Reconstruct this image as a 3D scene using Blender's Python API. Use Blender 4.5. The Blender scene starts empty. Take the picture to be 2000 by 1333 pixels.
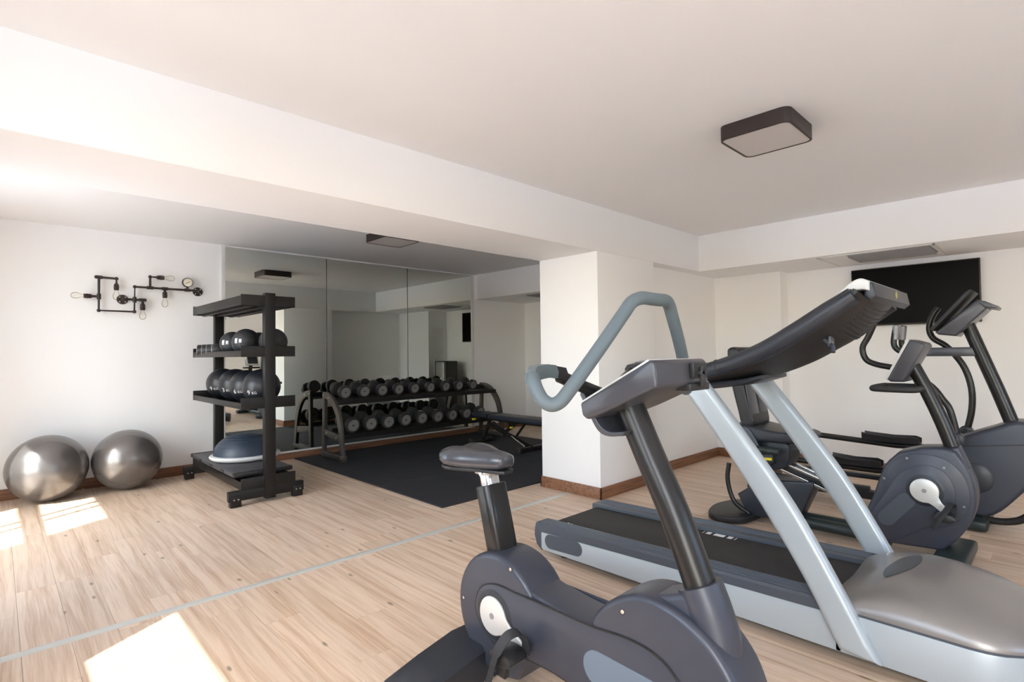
import bpy, bmesh, math, random
from mathutils import Vector, Matrix
random.seed(7)
PI = math.pi
R = math.radians
scene = bpy.context.scene
COL = scene.collection

# ------------------------------------------------------------------ camera
cam_data = bpy.data.cameras.new('camera')
cam = bpy.data.objects.new('camera', cam_data)
COL.objects.link(cam)
scene.camera = cam
cam_data.sensor_fit = 'HORIZONTAL'
cam_data.sensor_width = 36.0
cam_data.lens = 36.0 * 1044.0 / 2000.0
cam_data.clip_start = 0.02
pit, rol, yaw = R(1.322), R(-0.698), R(45.971)
fw = Vector((math.cos(yaw) * math.cos(pit), math.sin(yaw) * math.cos(pit), math.sin(pit)))
rt = Vector((math.sin(yaw), -math.cos(yaw), 0))
up = rt.cross(fw)
r2 = rt * math.cos(rol) + up * math.sin(rol)
u2 = up * math.cos(rol) - rt * math.sin(rol)
M = Matrix((r2, u2, -fw)).transposed().to_4x4()
M.translation = Vector((0, 0, 1.35))
cam.matrix_world = M

# ------------------------------------------------------------------ sky, sun, exposure
world = bpy.data.worlds.new('world')
scene.world = world
world.use_nodes = True
wn = world.node_tree
wn.nodes.clear()
wo = wn.nodes.new('ShaderNodeOutputWorld')
wb = wn.nodes.new('ShaderNodeBackground')
sky = wn.nodes.new('ShaderNodeTexSky')
sky.sky_type = 'NISHITA'
sky.sun_disc = False
sky.sun_elevation = R(44.8)
sky.sun_rotation = R(239.0)
sky.air_density = 1.0
sky.dust_density = 2.0
sky.ozone_density = 1.0
wb.inputs['Strength'].default_value = 2.6
wn.links.new(sky.outputs[0], wb.inputs[0])
wn.links.new(wb.outputs[0], wo.inputs[0])

sun_data = bpy.data.lights.new('sun', 'SUN')
sun_data.energy = 30.0
sun_data.color = (1.0, 0.98, 0.97)
sun_data.angle = R(0.53)
sun = bpy.data.objects.new('sun', sun_data)
COL.objects.link(sun)
sun.location = (-6, -4, 7)
sun.rotation_euler = Vector((1.0, 0.6, -1.16)).to_track_quat('-Z', 'Y').to_euler()

scene.view_settings.view_transform = 'Standard'
scene.view_settings.look = 'None'
scene.view_settings.gamma = 1.0
scene.view_settings.use_curve_mapping = False
scene.view_settings.exposure = -0.97
scene.cycles.max_bounces = 20
scene.cycles.diffuse_bounces = 16
scene.cycles.glossy_bounces = 6
scene.cycles.transparent_max_bounces = 12
scene.cycles.caustics_reflective = False
scene.cycles.caustics_refractive = False
scene.cycles.use_denoising = True
scene.cycles.sample_clamp_indirect = 0.0

# ------------------------------------------------------------------ helpers: materials
def srgb(r, g, b):
    f = lambda c: (c / 255 / 12.92) if c / 255 <= 0.04045 else ((c / 255 + 0.055) / 1.055) ** 2.4
    return (f(r), f(g), f(b), 1)

MATS = {}
def mat(name, col, rough=0.5, metal=0.0, var=0.06, vscale=6.0, bump=0.0, bscale=120.0, coat=0.0, rvar=0.0, spec=0.5):
    m = bpy.data.materials.new(name)
    m.use_nodes = True
    nt = m.node_tree
    b = nt.nodes['Principled BSDF']
    tc = nt.nodes.new('ShaderNodeTexCoord')
    nz = nt.nodes.new('ShaderNodeTexNoise')
    nz.inputs['Scale'].default_value = vscale
    nz.inputs['Detail'].default_value = 4
    nt.links.new(tc.outputs['Object'], nz.inputs['Vector'])
    mx = nt.nodes.new('ShaderNodeMix')
    mx.data_type = 'RGBA'
    mx.inputs[6].default_value = tuple(c * (1 - var) for c in col[:3]) + (1,)
    mx.inputs[7].default_value = tuple(min(1, c * (1 + var)) for c in col[:3]) + (1,)
    nt.links.new(nz.outputs['Fac'], mx.inputs[0])
    nt.links.new(mx.outputs[2], b.inputs['Base Color'])
    b.inputs['Roughness'].default_value = rough
    b.inputs['Metallic'].default_value = metal
    b.inputs['Coat Weight'].default_value = coat
    b.inputs['Coat Roughness'].default_value = 0.15
    b.inputs['Specular IOR Level'].default_value = spec
    if rvar:
        mr = nt.nodes.new('ShaderNodeMapRange')
        mr.inputs[3].default_value = rough - rvar
        mr.inputs[4].default_value = rough + rvar
        nt.links.new(nz.outputs['Fac'], mr.inputs[0])
        nt.links.new(mr.outputs[0], b.inputs['Roughness'])
    if bump:
        n2 = nt.nodes.new('ShaderNodeTexNoise')
        n2.inputs['Scale'].default_value = bscale
        n2.inputs['Detail'].default_value = 3
        nt.links.new(tc.outputs['Object'], n2.inputs['Vector'])
        bp = nt.nodes.new('ShaderNodeBump')
        bp.inputs['Strength'].default_value = bump
        bp.inputs['Distance'].default_value = 0.002
        nt.links.new(n2.outputs['Fac'], bp.inputs['Height'])
        nt.links.new(bp.outputs[0], b.inputs['Normal'])
    MATS[name] = m
    return m

def wood(name, base, dark, rough, gscale=(30, 0.9, 30), axis='y', knots=True):
    m = bpy.data.materials.new(name)
    m.use_nodes = True
    nt = m.node_tree
    N, L = nt.nodes.new, nt.links.new
    b = nt.nodes['Principled BSDF']
    tc = N('ShaderNodeTexCoord')
    oi = N('ShaderNodeObjectInfo')
    off = N('ShaderNodeVectorMath'); off.operation = 'MULTIPLY_ADD'
    cmb = N('ShaderNodeCombineXYZ')
    for i in range(3): L(oi.outputs['Random'], cmb.inputs[i])
    L(cmb.outputs[0], off.inputs[0]); off.inputs[1].default_value = (37, 53, 11)
    L(tc.outputs['Object'], off.inputs[2])
    # slow wobble so the grain wanders
    mw = N('ShaderNodeMapping'); mw.inputs['Scale'].default_value = (5, 0.9, 5) if axis == 'y' else (0.9, 5, 5)
    L(off.outputs[0], mw.inputs[0])
    nw = N('ShaderNodeTexNoise'); nw.inputs['Scale'].default_value = 1.0; nw.inputs['Detail'].default_value = 2
    L(mw.outputs[0], nw.inputs['Vector'])
    add = N('ShaderNodeVectorMath'); add.operation = 'MULTIPLY_ADD'
    L(nw.outputs['Color'], add.inputs[0]); add.inputs[1].default_value = (0.06, 0.06, 0.0)
    L(off.outputs[0], add.inputs[2])
    mp = N('ShaderNodeMapping')
    mp.inputs['Scale'].default_value = gscale if axis == 'y' else (gscale[1], gscale[0], gscale[2])
    L(add.outputs[0], mp.inputs[0])
    g1 = N('ShaderNodeTexNoise'); g1.inputs['Scale'].default_value = 1.0; g1.inputs['Detail'].default_value = 6; g1.inputs['Roughness'].default_value = 0.62
    L(mp.outputs[0], g1.inputs['Vector'])
    mp2 = N('ShaderNodeMapping'); mp2.inputs['Scale'].default_value = tuple(s * 4 for s in mp.inputs['Scale'].default_value)
    L(add.outputs[0], mp2.inputs[0])
    g2 = N('ShaderNodeTexNoise'); g2.inputs['Scale'].default_value = 1.0; g2.inputs['Detail'].default_value = 3
    L(mp2.outputs[0], g2.inputs['Vector'])
    r1 = N('ShaderNodeValToRGB')
    r1.color_ramp.elements[0].position = 0.30; r1.color_ramp.elements[0].color = (0, 0, 0, 1)
    r1.color_ramp.elements[1].position = 0.56; r1.color_ramp.elements[1].color = (1, 1, 1, 1)
    L(g1.outputs['Fac'], r1.inputs[0])
    mx = N('ShaderNodeMix'); mx.data_type = 'RGBA'
    mx.inputs[6].default_value = dark; mx.inputs[7].default_value = base
    L(r1.outputs[0], mx.inputs[0])
    m2 = N('ShaderNodeMix'); m2.data_type = 'RGBA'; m2.blend_type = 'MULTIPLY'
    mr = N('ShaderNodeMapRange'); mr.inputs[3].default_value = 0.88; mr.inputs[4].default_value = 1.1
    L(g2.outputs['Fac'], mr.inputs[0])
    L(mx.outputs[2], m2.inputs[6]); L(mr.outputs[0], m2.inputs[7]); m2.inputs[0].default_value = 1.0
    # per plank tone
    m3 = N('ShaderNodeMix'); m3.data_type = 'RGBA'; m3.blend_type = 'MULTIPLY'; m3.inputs[0].default_value = 1.0
    mr2 = N('ShaderNodeMapRange'); mr2.inputs[3].default_value = 0.93; mr2.inputs[4].default_value = 1.05
    L(oi.outputs['Random'], mr2.inputs[0]); L(m2.outputs[2], m3.inputs[6]); L(mr2.outputs[0], m3.inputs[7])
    last = m3
    if knots:
        mk = N('ShaderNodeMapping'); mk.inputs['Scale'].default_value = (6.5, 2.4, 1) if axis == 'y' else (2.4, 6.5, 1)
        L(add.outputs[0], mk.inputs[0])
        vo = N('ShaderNodeTexVoronoi'); vo.inputs['Scale'].default_value = 1.0; vo.voronoi_dimensions = '2D'
        L(mk.outputs[0], vo.inputs['Vector'])
        rk = N('ShaderNodeValToRGB')
        rk.color_ramp.elements[0].position = 0.03; rk.color_ramp.elements[0].color = (1, 1, 1, 1)
        rk.color_ramp.elements[1].position = 0.085; rk.color_ramp.elements[1].color = (0, 0, 0, 1)
        L(vo.outputs['Distance'], rk.inputs[0])
        lt = N('ShaderNodeMath'); lt.operation = 'LESS_THAN'; lt.inputs[1].default_value = 0.2
        sp = N('ShaderNodeSeparateColor'); L(vo.outputs['Color'], sp.inputs[0]); L(sp.outputs[0], lt.inputs[0])
        mm = N('ShaderNodeMath'); mm.operation = 'MULTIPLY'; L(rk.outputs[0], mm.inputs[0]); L(lt.outputs[0], mm.inputs[1])
        mm2 = N('ShaderNodeMath'); mm2.operation = 'MULTIPLY'; mm2.inputs[1].default_value = 0.75; L(mm.outputs[0], mm2.inputs[0])
        m4 = N('ShaderNodeMix'); m4.data_type = 'RGBA'
        L(mm2.outputs[0], m4.inputs[0]); L(m3.outputs[2], m4.inputs[6])
        m4.inputs[7].default_value = tuple(c * 0.33 for c in dark[:3]) + (1,)
        last = m4
    L(last.outputs[2], b.inputs['Base Color'])
    b.inputs['Roughness'].default_value = rough
    bp = N('ShaderNodeBump'); bp.inputs['Strength'].default_value = 0.12; bp.inputs['Distance'].default_value = 0.001
    L(g2.outputs['Fac'], bp.inputs['Height']); L(bp.outputs[0], b.inputs['Normal'])
    MATS[name] = m
    return m

mat('plaster', (0.902, 0.904, 0.908, 1), 0.75, var=0.012, vscale=1.5, bump=0.05, bscale=60)
mat('ceiling_paint', (0.902, 0.904, 0.908, 1), 0.7, var=0.012, vscale=1.2, bump=0.05, bscale=50)
wood('floor_wood', srgb(219, 197, 175), srgb(188, 157, 129), 0.42)
wood('skirting_wood', srgb(140, 99, 72), srgb(98, 64, 44), 0.5, knots=False, axis='x', gscale=(40, 2, 40))
mat('subfloor', (0.25, 0.19, 0.14, 1), 0.8)
mat('strip_metal', srgb(205, 207, 200), 0.45, 0.25, var=0.03)
mat('paving', (0.70, 0.71, 0.73, 1), 0.9, var=0.06, vscale=2)
mat('window_frame', (0.75, 0.75, 0.74, 1), 0.4)
mat('black_steel', srgb(24, 22, 22), 0.42, 0.0, var=0.06, bump=0.04, bscale=300, spec=0.4)
mat('step_grey', srgb(72, 71, 75), 0.5, var=0.05, bump=0.1, bscale=150)
mat('rack_steel', srgb(82, 77, 73), 0.42, 0.35, var=0.05, bump=0.04, bscale=300)
mat('lamp_frame', srgb(52, 42, 40), 0.45, 0.2)
mat('diffuser', srgb(205, 200, 198), 0.35, var=0.02)
mat('rubber_mat', srgb(34, 35, 41), 0.72, var=0.12, vscale=3, bump=0.25, bscale=220, rvar=0.06)
mat('rubber_head', srgb(42, 42, 43), 0.55, var=0.06, bump=0.06, bscale=200)
mat('head_face', srgb(118, 117, 116), 0.55, var=0.05)
mat('chrome', (0.72, 0.72, 0.72, 1), 0.18, 1.0, var=0.02)
mat('bolt', (0.6, 0.6, 0.6, 1), 0.3, 1.0, var=0.02)
mat('ball_silver', srgb(124, 121, 120), 0.27, 0.70, var=0.03, vscale=3, bump=0.02, bscale=400)
mat('ball_black', srgb(32, 35, 41), 0.36, 0.0, var=0.06, bump=0.05, bscale=180)
mat('slam_black', srgb(46, 47, 50), 0.5, 0.0, var=0.1, bump=0.35, bscale=90)
mat('print_white', srgb(225, 226, 228), 0.5, var=0.02)
mat('dome_blue', srgb(46, 58, 74), 0.42, var=0.05)
mat('rim_grey', srgb(206, 208, 208), 0.45, var=0.03)
mat('anthracite', srgb(60, 64, 76), 0.40, 0.2, var=0.03, bump=0.03, bscale=400, coat=0.15)
mat('anthracite_dark', srgb(44, 48, 56), 0.40, 0.2, var=0.04, bump=0.03, bscale=400, coat=0.1)
mat('panel_inlay', srgb(108, 122, 138), 0.45, 0.2, var=0.03)
mat('mast_black', srgb(44, 43, 43), 0.28, 0.4, var=0.03)
mat('plastic_black', srgb(34, 34, 36), 0.45, var=0.05, bump=0.03, bscale=300)
mat('plastic_soft', srgb(40, 41, 44), 0.6, var=0.05, bump=0.05, bscale=250)
mat('console_grey', srgb(70, 71, 78), 0.35, 0.2, var=0.03, coat=0.2)
mat('grip_grey', srgb(94, 106, 112), 0.5, 0.0, var=0.04, bump=0.08, bscale=260)
mat('silver_paint', srgb(172, 182, 189), 0.34, 0.2, var=0.02, coat=0.3)
mat('hood_grey', srgb(142, 138, 136), 0.34, 0.45, var=0.03, vscale=3, coat=0.15)
mat('rail_grey', srgb(74, 80, 90), 0.42, 0.15, var=0.04)
mat('belt_black', srgb(40, 38, 38), 0.75, var=0.08, bump=0.2, bscale=300)
mat('seat_vinyl', srgb(66, 68, 75), 0.24, 0.1, var=0.04, coat=0.3)
mat('crank_silver', srgb(214, 214, 212), 0.32, 0.3, var=0.02)
mat('green_black', srgb(38, 48, 48), 0.4, var=0.05)
mat('bench_vinyl', srgb(44, 48, 58), 0.4, var=0.06)
mat('yellow', srgb(232, 212, 40), 0.45, var=0.03)
mat('gold_print', srgb(176, 168, 96), 0.5, var=0.1, vscale=60)
mat('screen_black', srgb(5, 5, 6), 0.3, var=0.05, spec=0.08)
mat('tv_frame', srgb(62, 58, 56), 0.4, 0.4)
mat('display_dark', srgb(20, 22, 26), 0.12, var=0.04)
mat('iron_pipe', srgb(62, 54, 52), 0.5, 0.5, var=0.12, vscale=30, bump=0.12, bscale=200)
mat('gauge_face', srgb(232, 226, 208), 0.4, var=0.02)
mat('vent_grey', srgb(150, 150, 152), 0.45, 0.3)
mat('appliance_grey', srgb(150, 150, 150), 0.35, 0.5)

def special_mats():
    m = bpy.data.materials.new('mirror_glass'); m.use_nodes = True
    b = m.node_tree.nodes['Principled BSDF']
    nz = m.node_tree.nodes.new('ShaderNodeTexNoise'); nz.inputs['Scale'].default_value = 0.8
    mx = m.node_tree.nodes.new('ShaderNodeMix'); mx.data_type = 'RGBA'
    mx.inputs[6].default_value = (0.86, 0.885, 0.82, 1); mx.inputs[7].default_value = (0.87, 0.895, 0.83, 1)
    m.node_tree.links.new(nz.outputs['Fac'], mx.inputs[0]); m.node_tree.links.new(mx.outputs[2], b.inputs['Base Color'])
    b.inputs['Metallic'].default_value = 1; b.inputs['Roughness'].default_value = 0.0
    MATS['mirror_glass'] = m
    m = bpy.data.materials.new('window_glass'); m.use_nodes = True
    nt = m.node_tree; nt.nodes.clear()
    o = nt.nodes.new('ShaderNodeOutputMaterial'); t = nt.nodes.new('ShaderNodeBsdfTransparent'); g = nt.nodes.new('ShaderNodeBsdfGlossy')
    lw = nt.nodes.new('ShaderNodeLayerWeight'); lw.inputs[0].default_value = 0.12
    t.inputs[0].default_value = (0.95, 0.97, 0.96, 1); g.inputs['Roughness'].default_value = 0.0
    mx = nt.nodes.new('ShaderNodeMixShader')
    nt.links.new(lw.outputs['Fresnel'], mx.inputs[0]); nt.links.new(t.outputs[0], mx.inputs[1]); nt.links.new(g.outputs[0], mx.inputs[2]); nt.links.new(mx.outputs[0], o.inputs[0])
    MATS['window_glass'] = m
    m = bpy.data.materials.new('bulb_glass'); m.use_nodes = True
    nt = m.node_tree; nt.nodes.clear()
    o = nt.nodes.new('ShaderNodeOutputMaterial'); t = nt.nodes.new('ShaderNodeBsdfTransparent'); g = nt.nodes.new('ShaderNodeBsdfGlossy')
    lw = nt.nodes.new('ShaderNodeLayerWeight'); lw.inputs[0].default_value = 0.12
    t.inputs[0].default_value = (0.99, 0.985, 0.96, 1); g.inputs['Roughness'].default_value = 0.03
    mx = nt.nodes.new('ShaderNodeMixShader')
    nt.links.new(lw.outputs['Fresnel'], mx.inputs[0]); nt.links.new(t.outputs[0], mx.inputs[1]); nt.links.new(g.outputs[0], mx.inputs[2]); nt.links.new(mx.outputs[0], o.inputs[0])
    MATS['bulb_glass'] = m
special_mats()

# ------------------------------------------------------------------ helpers: meshes
class MB:
    """collects shapes into one mesh"""
    def __init__(self):
        self.bm = bmesh.new()
    def _merge(self, b2, mtx=None):
        if mtx is not None:
            bmesh.ops.transform(b2, matrix=mtx, verts=b2.verts)
        me = bpy.data.meshes.new('tmp'); b2.to_mesh(me); b2.free()
        self.bm.from_mesh(me); bpy.data.meshes.remove(me)
        return self
    def box(self, x0, x1, y0, y1, z0, z1, bevel=0.0, seg=2, mtx=None):
        b = bmesh.new()
        bmesh.ops.create_cube(b, size=1)
        for v in b.verts:
            v.co = Vector(((x0 + x1) / 2 + v.co.x * (x1 - x0), (y0 + y1) / 2 + v.co.y * (y1 - y0), (z0 + z1) / 2 + v.co.z * (z1 - z0)))
        if bevel > 0:
            bmesh.ops.bevel(b, geom=list(b.edges), offset=bevel, segments=seg, affect='EDGES', profile=0.5)
        return self._merge(b, mtx)
    def prism(self, pts, a0, a1, axis='x', bevel=0.0, seg=2, mtx=None, bev_all=False):
        """polygon extruded along an axis; pts are (y,z) for x, (x,z) for y, (x,y) for z"""
        b = bmesh.new()
        def P(p, a):
            return {'x': (a, p[0], p[1]), 'y': (p[0], a, p[1]), 'z': (p[0], p[1], a)}[axis]
        v0 = [b.verts.new(P(p, a0)) for p in pts]
        v1 = [b.verts.new(P(p, a1)) for p in pts]
        n = len(pts)
        f0 = b.faces.new(v0); f1 = b.faces.new(list(reversed(v1)))
        for i in range(n):
            b.faces.new((v0[(i + 1) % n], v0[i], v1[i], v1[(i + 1) % n]))
        bmesh.ops.recalc_face_normals(b, faces=list(b.faces))
        if bevel > 0:
            es = list(b.edges) if bev_all else list(f0.edges) + list(f1.edges)
            bmesh.ops.bevel(b, geom=es, offset=bevel, segments=seg, affect='EDGES', profile=0.5, clamp_overlap=True)
        return self._merge(b, mtx)
    def rings(self, rings, cap=True, closed=False, mtx=None):
        b = bmesh.new()
        vs = [[b.verts.new(p) for p in r] for r in rings]
        n = len(vs[0])
        m = len(vs)
        for i in range(m - (0 if closed else 1)):
            a, c = vs[i], vs[(i + 1) % m]
            for j in range(n):
                b.faces.new((a[j], a[(j + 1) % n], c[(j + 1) % n], c[j]))
        if cap and not closed:
            b.faces.new(list(reversed(vs[0]))); b.faces.new(vs[-1])
        bmesh.ops.recalc_face_normals(b, faces=list(b.faces))
        return self._merge(b, mtx)
    def tube(self, path, r, n=14, closed=False, smooth=0, flat=1.0, upv=None):
        pts = [Vector(p) for p in path]
        rad = r if isinstance(r, (list, tuple)) else None
        if smooth:
            out, ro = [], []
            m = len(pts)
            rng = range(m) if closed else range(m - 1)
            for i in rng:
                p0 = pts[(i - 1) % m] if closed or i > 0 else pts[0] * 2 - pts[1]
                p1 = pts[i]; p2 = pts[(i + 1) % m]
                p3 = pts[(i + 2) % m] if closed or i + 2 < m else p2 * 2 - p1
                for k in range(smooth):
                    t = k / smooth
                    out.append(0.5 * ((2 * p1) + (p2 - p0) * t + (2 * p0 - 5 * p1 + 4 * p2 - p3) * t * t + (3 * p1 - p0 - 3 * p2 + p3) * t ** 3))
                    if rad: ro.append(rad[i] * (1 - t) + rad[(i + 1) % m] * t)
            if not closed:
                out.append(pts[-1])
                if rad: ro.append(rad[-1])
            pts = out
            rad = ro if rad else None
        m = len(pts)
        tang = []
        for i in range(m):
            if closed:
                t = pts[(i + 1) % m] - pts[(i - 1) % m]
            else:
                t = pts[min(i + 1, m - 1)] - pts[max(i - 1, 0)]
            tang.append(t.normalized())
        u = Vector(upv) if upv else (Vector((0, 0, 1)) if abs(tang[0].z) < 0.9 else Vector((1, 0, 0)))
        u = (u - tang[0] * u.dot(tang[0])).normalized()
        rings = []
        for i in range(m):
            if i > 0:
                ax = tang[i - 1].cross(tang[i])
                if ax.length > 1e-7:
                    u = Matrix.Rotation(tang[i - 1].angle(tang[i]), 3, ax.normalized()) @ u
            u = (u - tang[i] * u.dot(tang[i])).normalized()
            w = tang[i].cross(u)
            rr = rad[i] if rad else r
            rings.append([pts[i] + u * (math.cos(2 * PI * k / n) * rr) + w * (math.sin(2 * PI * k / n) * rr * flat) for k in range(n)])
        return self.rings(rings, cap=not closed, closed=closed)
    def lathe(self, prof, c=(0, 0, 0), axis='z', n=32, mtx=None):
        """profile (radius, height) turned about an axis through c; closed at the ends where the radius is 0"""
        b = bmesh.new()
        c = Vector(c)
        def P(r, h, a):
            s, t = r * math.cos(a), r * math.sin(a)
            return c + Vector({'z': (s, t, h), 'x': (h, s, t), 'y': (s, h, t)}[axis])
        prev = None
        for r, h in prof:
            ring = [b.verts.new(P(0, h, 0))] if r < 1e-6 else [b.verts.new(P(r, h, 2 * PI * k / n)) for k in range(n)]
            if prev is not None:
                if len(prev) == 1 and len(ring) > 1:
                    for k in range(n): b.faces.new((prev[0], ring[k], ring[(k + 1) % n]))
                elif len(ring) == 1 and len(prev) > 1:
                    for k in range(n): b.faces.new((prev[k], ring[0], prev[(k + 1) % n]))
                elif len(ring) > 1:
                    for k in range(n): b.faces.new((prev[k], prev[(k + 1) % n], ring[(k + 1) % n], ring[k]))
            prev = ring
        bmesh.ops.recalc_face_normals(b, faces=list(b.faces))
        return self._merge(b, mtx)
    def cyl(self, c, r, h0, h1, axis='z', n=24, bevel=0.0, mtx=None):
        e = min(bevel, r * 0.9, abs(h1 - h0) * 0.45)
        pr = [(0, h0), (r - e, h0)] + ([(r - e * .3, h0 + e * .3)] if e else []) + ([(r, h0 + e)] if e else [])
        pr += [(r, h1 - e)] + ([(r - e * .3, h1 - e * .3)] if e else []) + ([(r - e, h1)] if e else []) + [(0, h1)]
        return self.lathe(pr, c, axis, n, mtx)
    def sphere(self, c, r, n=32, m=18, sc=(1, 1, 1)):
        pr = [(r * math.sin(PI * k / m), -r * math.cos(PI * k / m)) for k in range(m + 1)]
        pr[0] = (0, -r); pr[-1] = (0, r)
        mt = Matrix.Translation(c) @ Matrix.Diagonal((*sc, 1))
        return self.lathe(pr, (0, 0, 0), 'z', n, mt)
    def xf(self, mtx):
        bmesh.ops.transform(self.bm, matrix=mtx, verts=self.bm.verts)
        return self
    def mesh(self, name, material, base=(0, 0, 0), angle=38):
        bmesh.ops.translate(self.bm, vec=-Vector(base), verts=self.bm.verts)
        me = bpy.data.meshes.new(name)
        self.bm.to_mesh(me); self.bm.free()
        me.materials.append(MATS[material])
        me.polygons.foreach_set('use_smooth', [True] * len(me.polygons))
        me.set_sharp_from_angle(angle=R(angle))
        return me

def base_of(o):
    v = Vector((0, 0, 0))
    while o is not None:
        v = v + o.location; o = o.parent
    return v
def obj(name, mb, material, parent=None, angle=38, loc=None, label=None):
    """links the collected shapes (world coordinates) as ONE mesh object"""
    if parent is not None:
        b = base_of(parent)
        me = mb.mesh(name, material, b, angle)
        o = bpy.data.objects.new(name, me); COL.objects.link(o); o.parent = parent
    else:
        b = Vector(loc) if loc else Vector((0, 0, 0))
        me = mb.mesh(name, material, b, angle)
        o = bpy.data.objects.new(name, me); COL.objects.link(o); o.location = b
    if label: o['label'] = label
    return o
def tag(o, label, cat, group=None):
    o['label'] = label; o['category'] = cat
    if group: o['group'] = group
    return o
def thing(name, label, cat, loc, group=None):
    o = bpy.data.objects.new(name, None); COL.objects.link(o)
    o.location = loc; o.empty_display_size = 0.1
    return tag(o, label, cat, group)
def struct(name, mb, material, parent=None):
    o = obj(name, mb, material, parent)
    if parent is None: o['kind'] = 'structure'
    return o
def copy_tree(o, loc=None, parent=None):
    c = o.copy(); COL.objects.link(c)
    if parent is not None: c.parent = parent
    if loc is not None: c.location = loc
    for ch in list(o.children):
        copy_tree(ch, None, c)
    return c
def arc(cy, cz, r, a0, a1, n, ry=None):
    return [(cy + (ry or r) * math.cos(R(a0 + (a1 - a0) * k / n)), cz + r * math.sin(R(a0 + (a1 - a0) * k / n))) for k in range(n + 1)]
def capsule(p, q, r, n=10):
    """outline of a capsule between two 2-D points"""
    a = math.degrees(math.atan2(q[1] - p[1], q[0] - p[0]))
    return arc(q[0], q[1], r, a - 90, a + 90, n) + arc(p[0], p[1], r, a + 90, a + 270, n)
def spline2(pts, k=4, closed=False):
    out = []; m = len(pts)
    P = [Vector((p[0], p[1])) for p in pts]
    for i in range(m if closed else m - 1):
        p0 = P[(i - 1) % m] if closed or i else P[0] * 2 - P[1]
        p1, p2 = P[i], P[(i + 1) % m]
        p3 = P[(i + 2) % m] if closed or i + 2 < m else p2 * 2 - p1
        for j in range(k):
            t = j / k
            v = 0.5 * (2 * p1 + (p2 - p0) * t + (2 * p0 - 5 * p1 + 4 * p2 - p3) * t * t + (3 * p1 - p0 - 3 * p2 + p3) * t ** 3)
            out.append((v.x, v.y))
    if not closed: out.append((P[-1].x, P[-1].y))
    return out
def rrect(x0, x1, y0, y1, r, n=5):
    return arc(x1 - r, y1 - r, r, 0, 90, n) + arc(x0 + r, y1 - r, r, 90, 180, n) + arc(x0 + r, y0 + r, r, 180, 270, n) + arc(x1 - r, y0 + r, r, 270, 360, n)
# ================================================================== the room
XW, XO = -1.05, -1.20            # window wall, inside and outside face
YB, YB2, ZB, ZC = 2.986, 3.712, 2.29, 2.711
YW, YF = 7.09, -3.0              # back wall, wall behind the camera
XC0, XC1 = 3.994, 4.966          # column
XS = 5.973                       # soffit face
XT, XP, XF = 6.954, 6.718, 7.20  # television wall, pilaster, far-room wall
WINS = [(3.76, 5.92), (0.30, 2.26), (-2.5, -0.45)]
SILL = [0.06, 1.10, 0.35]
ZH = 2.62

ground = struct('ground_outside', MB().box(-26, XO - 0.02, -24, 26, -0.35, -0.16).box(XO - 0.02, 26, -24, YF - 0.22, -0.35, -0.16), 'paving')
floor = struct('floor', MB().box(XO, XF + 0.2, YF - .1, YW + .1, -0.10, -0.012), 'subfloor')

def planks():
    W, LEN, G = 0.178, 1.32, 0.0009
    random.seed(21)
    def plank_mesh(w, l):
        b = bmesh.new()
        h = 0.0115
        e = 0.0010
        lo = [(-w / 2, -l / 2), (w / 2, -l / 2), (w / 2, l / 2), (-w / 2, l / 2)]
        hi = [(-w / 2 + e, -l / 2 + e), (w / 2 - e, -l / 2 + e), (w / 2 - e, l / 2 - e), (-w / 2 + e, l / 2 - e)]
        v0 = [b.verts.new((x, y, -h)) for x, y in lo]
        v1 = [b.verts.new((x, y, -e * 0.6)) for x, y in lo]
        v2 = [b.verts.new((x, y, 0)) for x, y in hi]
        for a, c in ((v0, v1), (v1, v2)):
            for i in range(4): b.faces.new((a[i], a[(i + 1) % 4], c[(i + 1) % 4], c[i]))
        b.faces.new(v2)
        me = bpy.data.meshes.new('plank'); b.to_mesh(me); b.free()
        me.materials.append(MATS['floor_wood'])
        return me
    full = plank_mesh(W - G, LEN - G)
    rest = MB()
    k = -8
    while 0.272 + k * W < XF:
        x0 = 0.272 + k * W; xc = x0 + W / 2
        y = YF - random.random() * LEN
        while y < YW:
            y0, y1 = max(y, YF), min(y + LEN, YW)
            y += LEN
            if y1 - y0 < 0.04: continue
            xe1 = min(x0 + W, XF); w = xe1 - x0
            if x0 < XW: 
                continue
            if y1 > 0.1 and x0 > -0.05 and xc < XT:
                me = full if (y1 - y0 > LEN - 1e-4 and w > W - 1e-4) else plank_mesh(w - G, y1 - y0 - G)
                o = bpy.data.objects.new('plank', me); COL.objects.link(o)
                o.parent = floor; o.location = ((x0 + xe1) / 2, (y0 + y1) / 2, 0)
            else:
                rest.box(x0, xe1 - G, y0, y1 - G, -0.0115, 0)
        k += 1
    o = obj('planks_beyond', rest, 'floor_wood', floor); o['kind'] = 'stuff'
planks()

struct('ceiling', MB().box(XO, XF + 0.2, YF - .1, YW + .2, ZC, ZC + 0.15), 'ceiling_paint')
struct('wall_back', MB().box(XO, XF + 0.2, YW, YW + 0.2, -0.05, ZC), 'plaster')
FW0, FW1, FZ0, FZ1 = 1.6, 4.3, 1.35, 2.35      # unseen window band, added behind the camera to fill the right side
struct('wall_front', MB().box(XO, FW0, YF - 0.2, YF, -0.05, ZC).box(FW1, XF, YF - 0.2, YF, -0.05, ZC).box(FW0, FW1, YF - 0.2, YF, -0.05, FZ0).box(FW0, FW1, YF - 0.2, YF, FZ1, ZC), 'plaster')
wl = MB()
edges = [YF - 0.2] + [e for w in sorted(WINS) for e in w] + [YW + 0.2]
for i in range(0, len(edges), 2):
    wl.box(XO, XW, edges[i], edges[i + 1], -0.05, ZC)
for (a, b), ZS in zip(WINS, SILL):
    wl.box(XO, XW, a, b, ZH, ZC); wl.box(XO, XW, a, b, -0.05, ZS)
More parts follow.
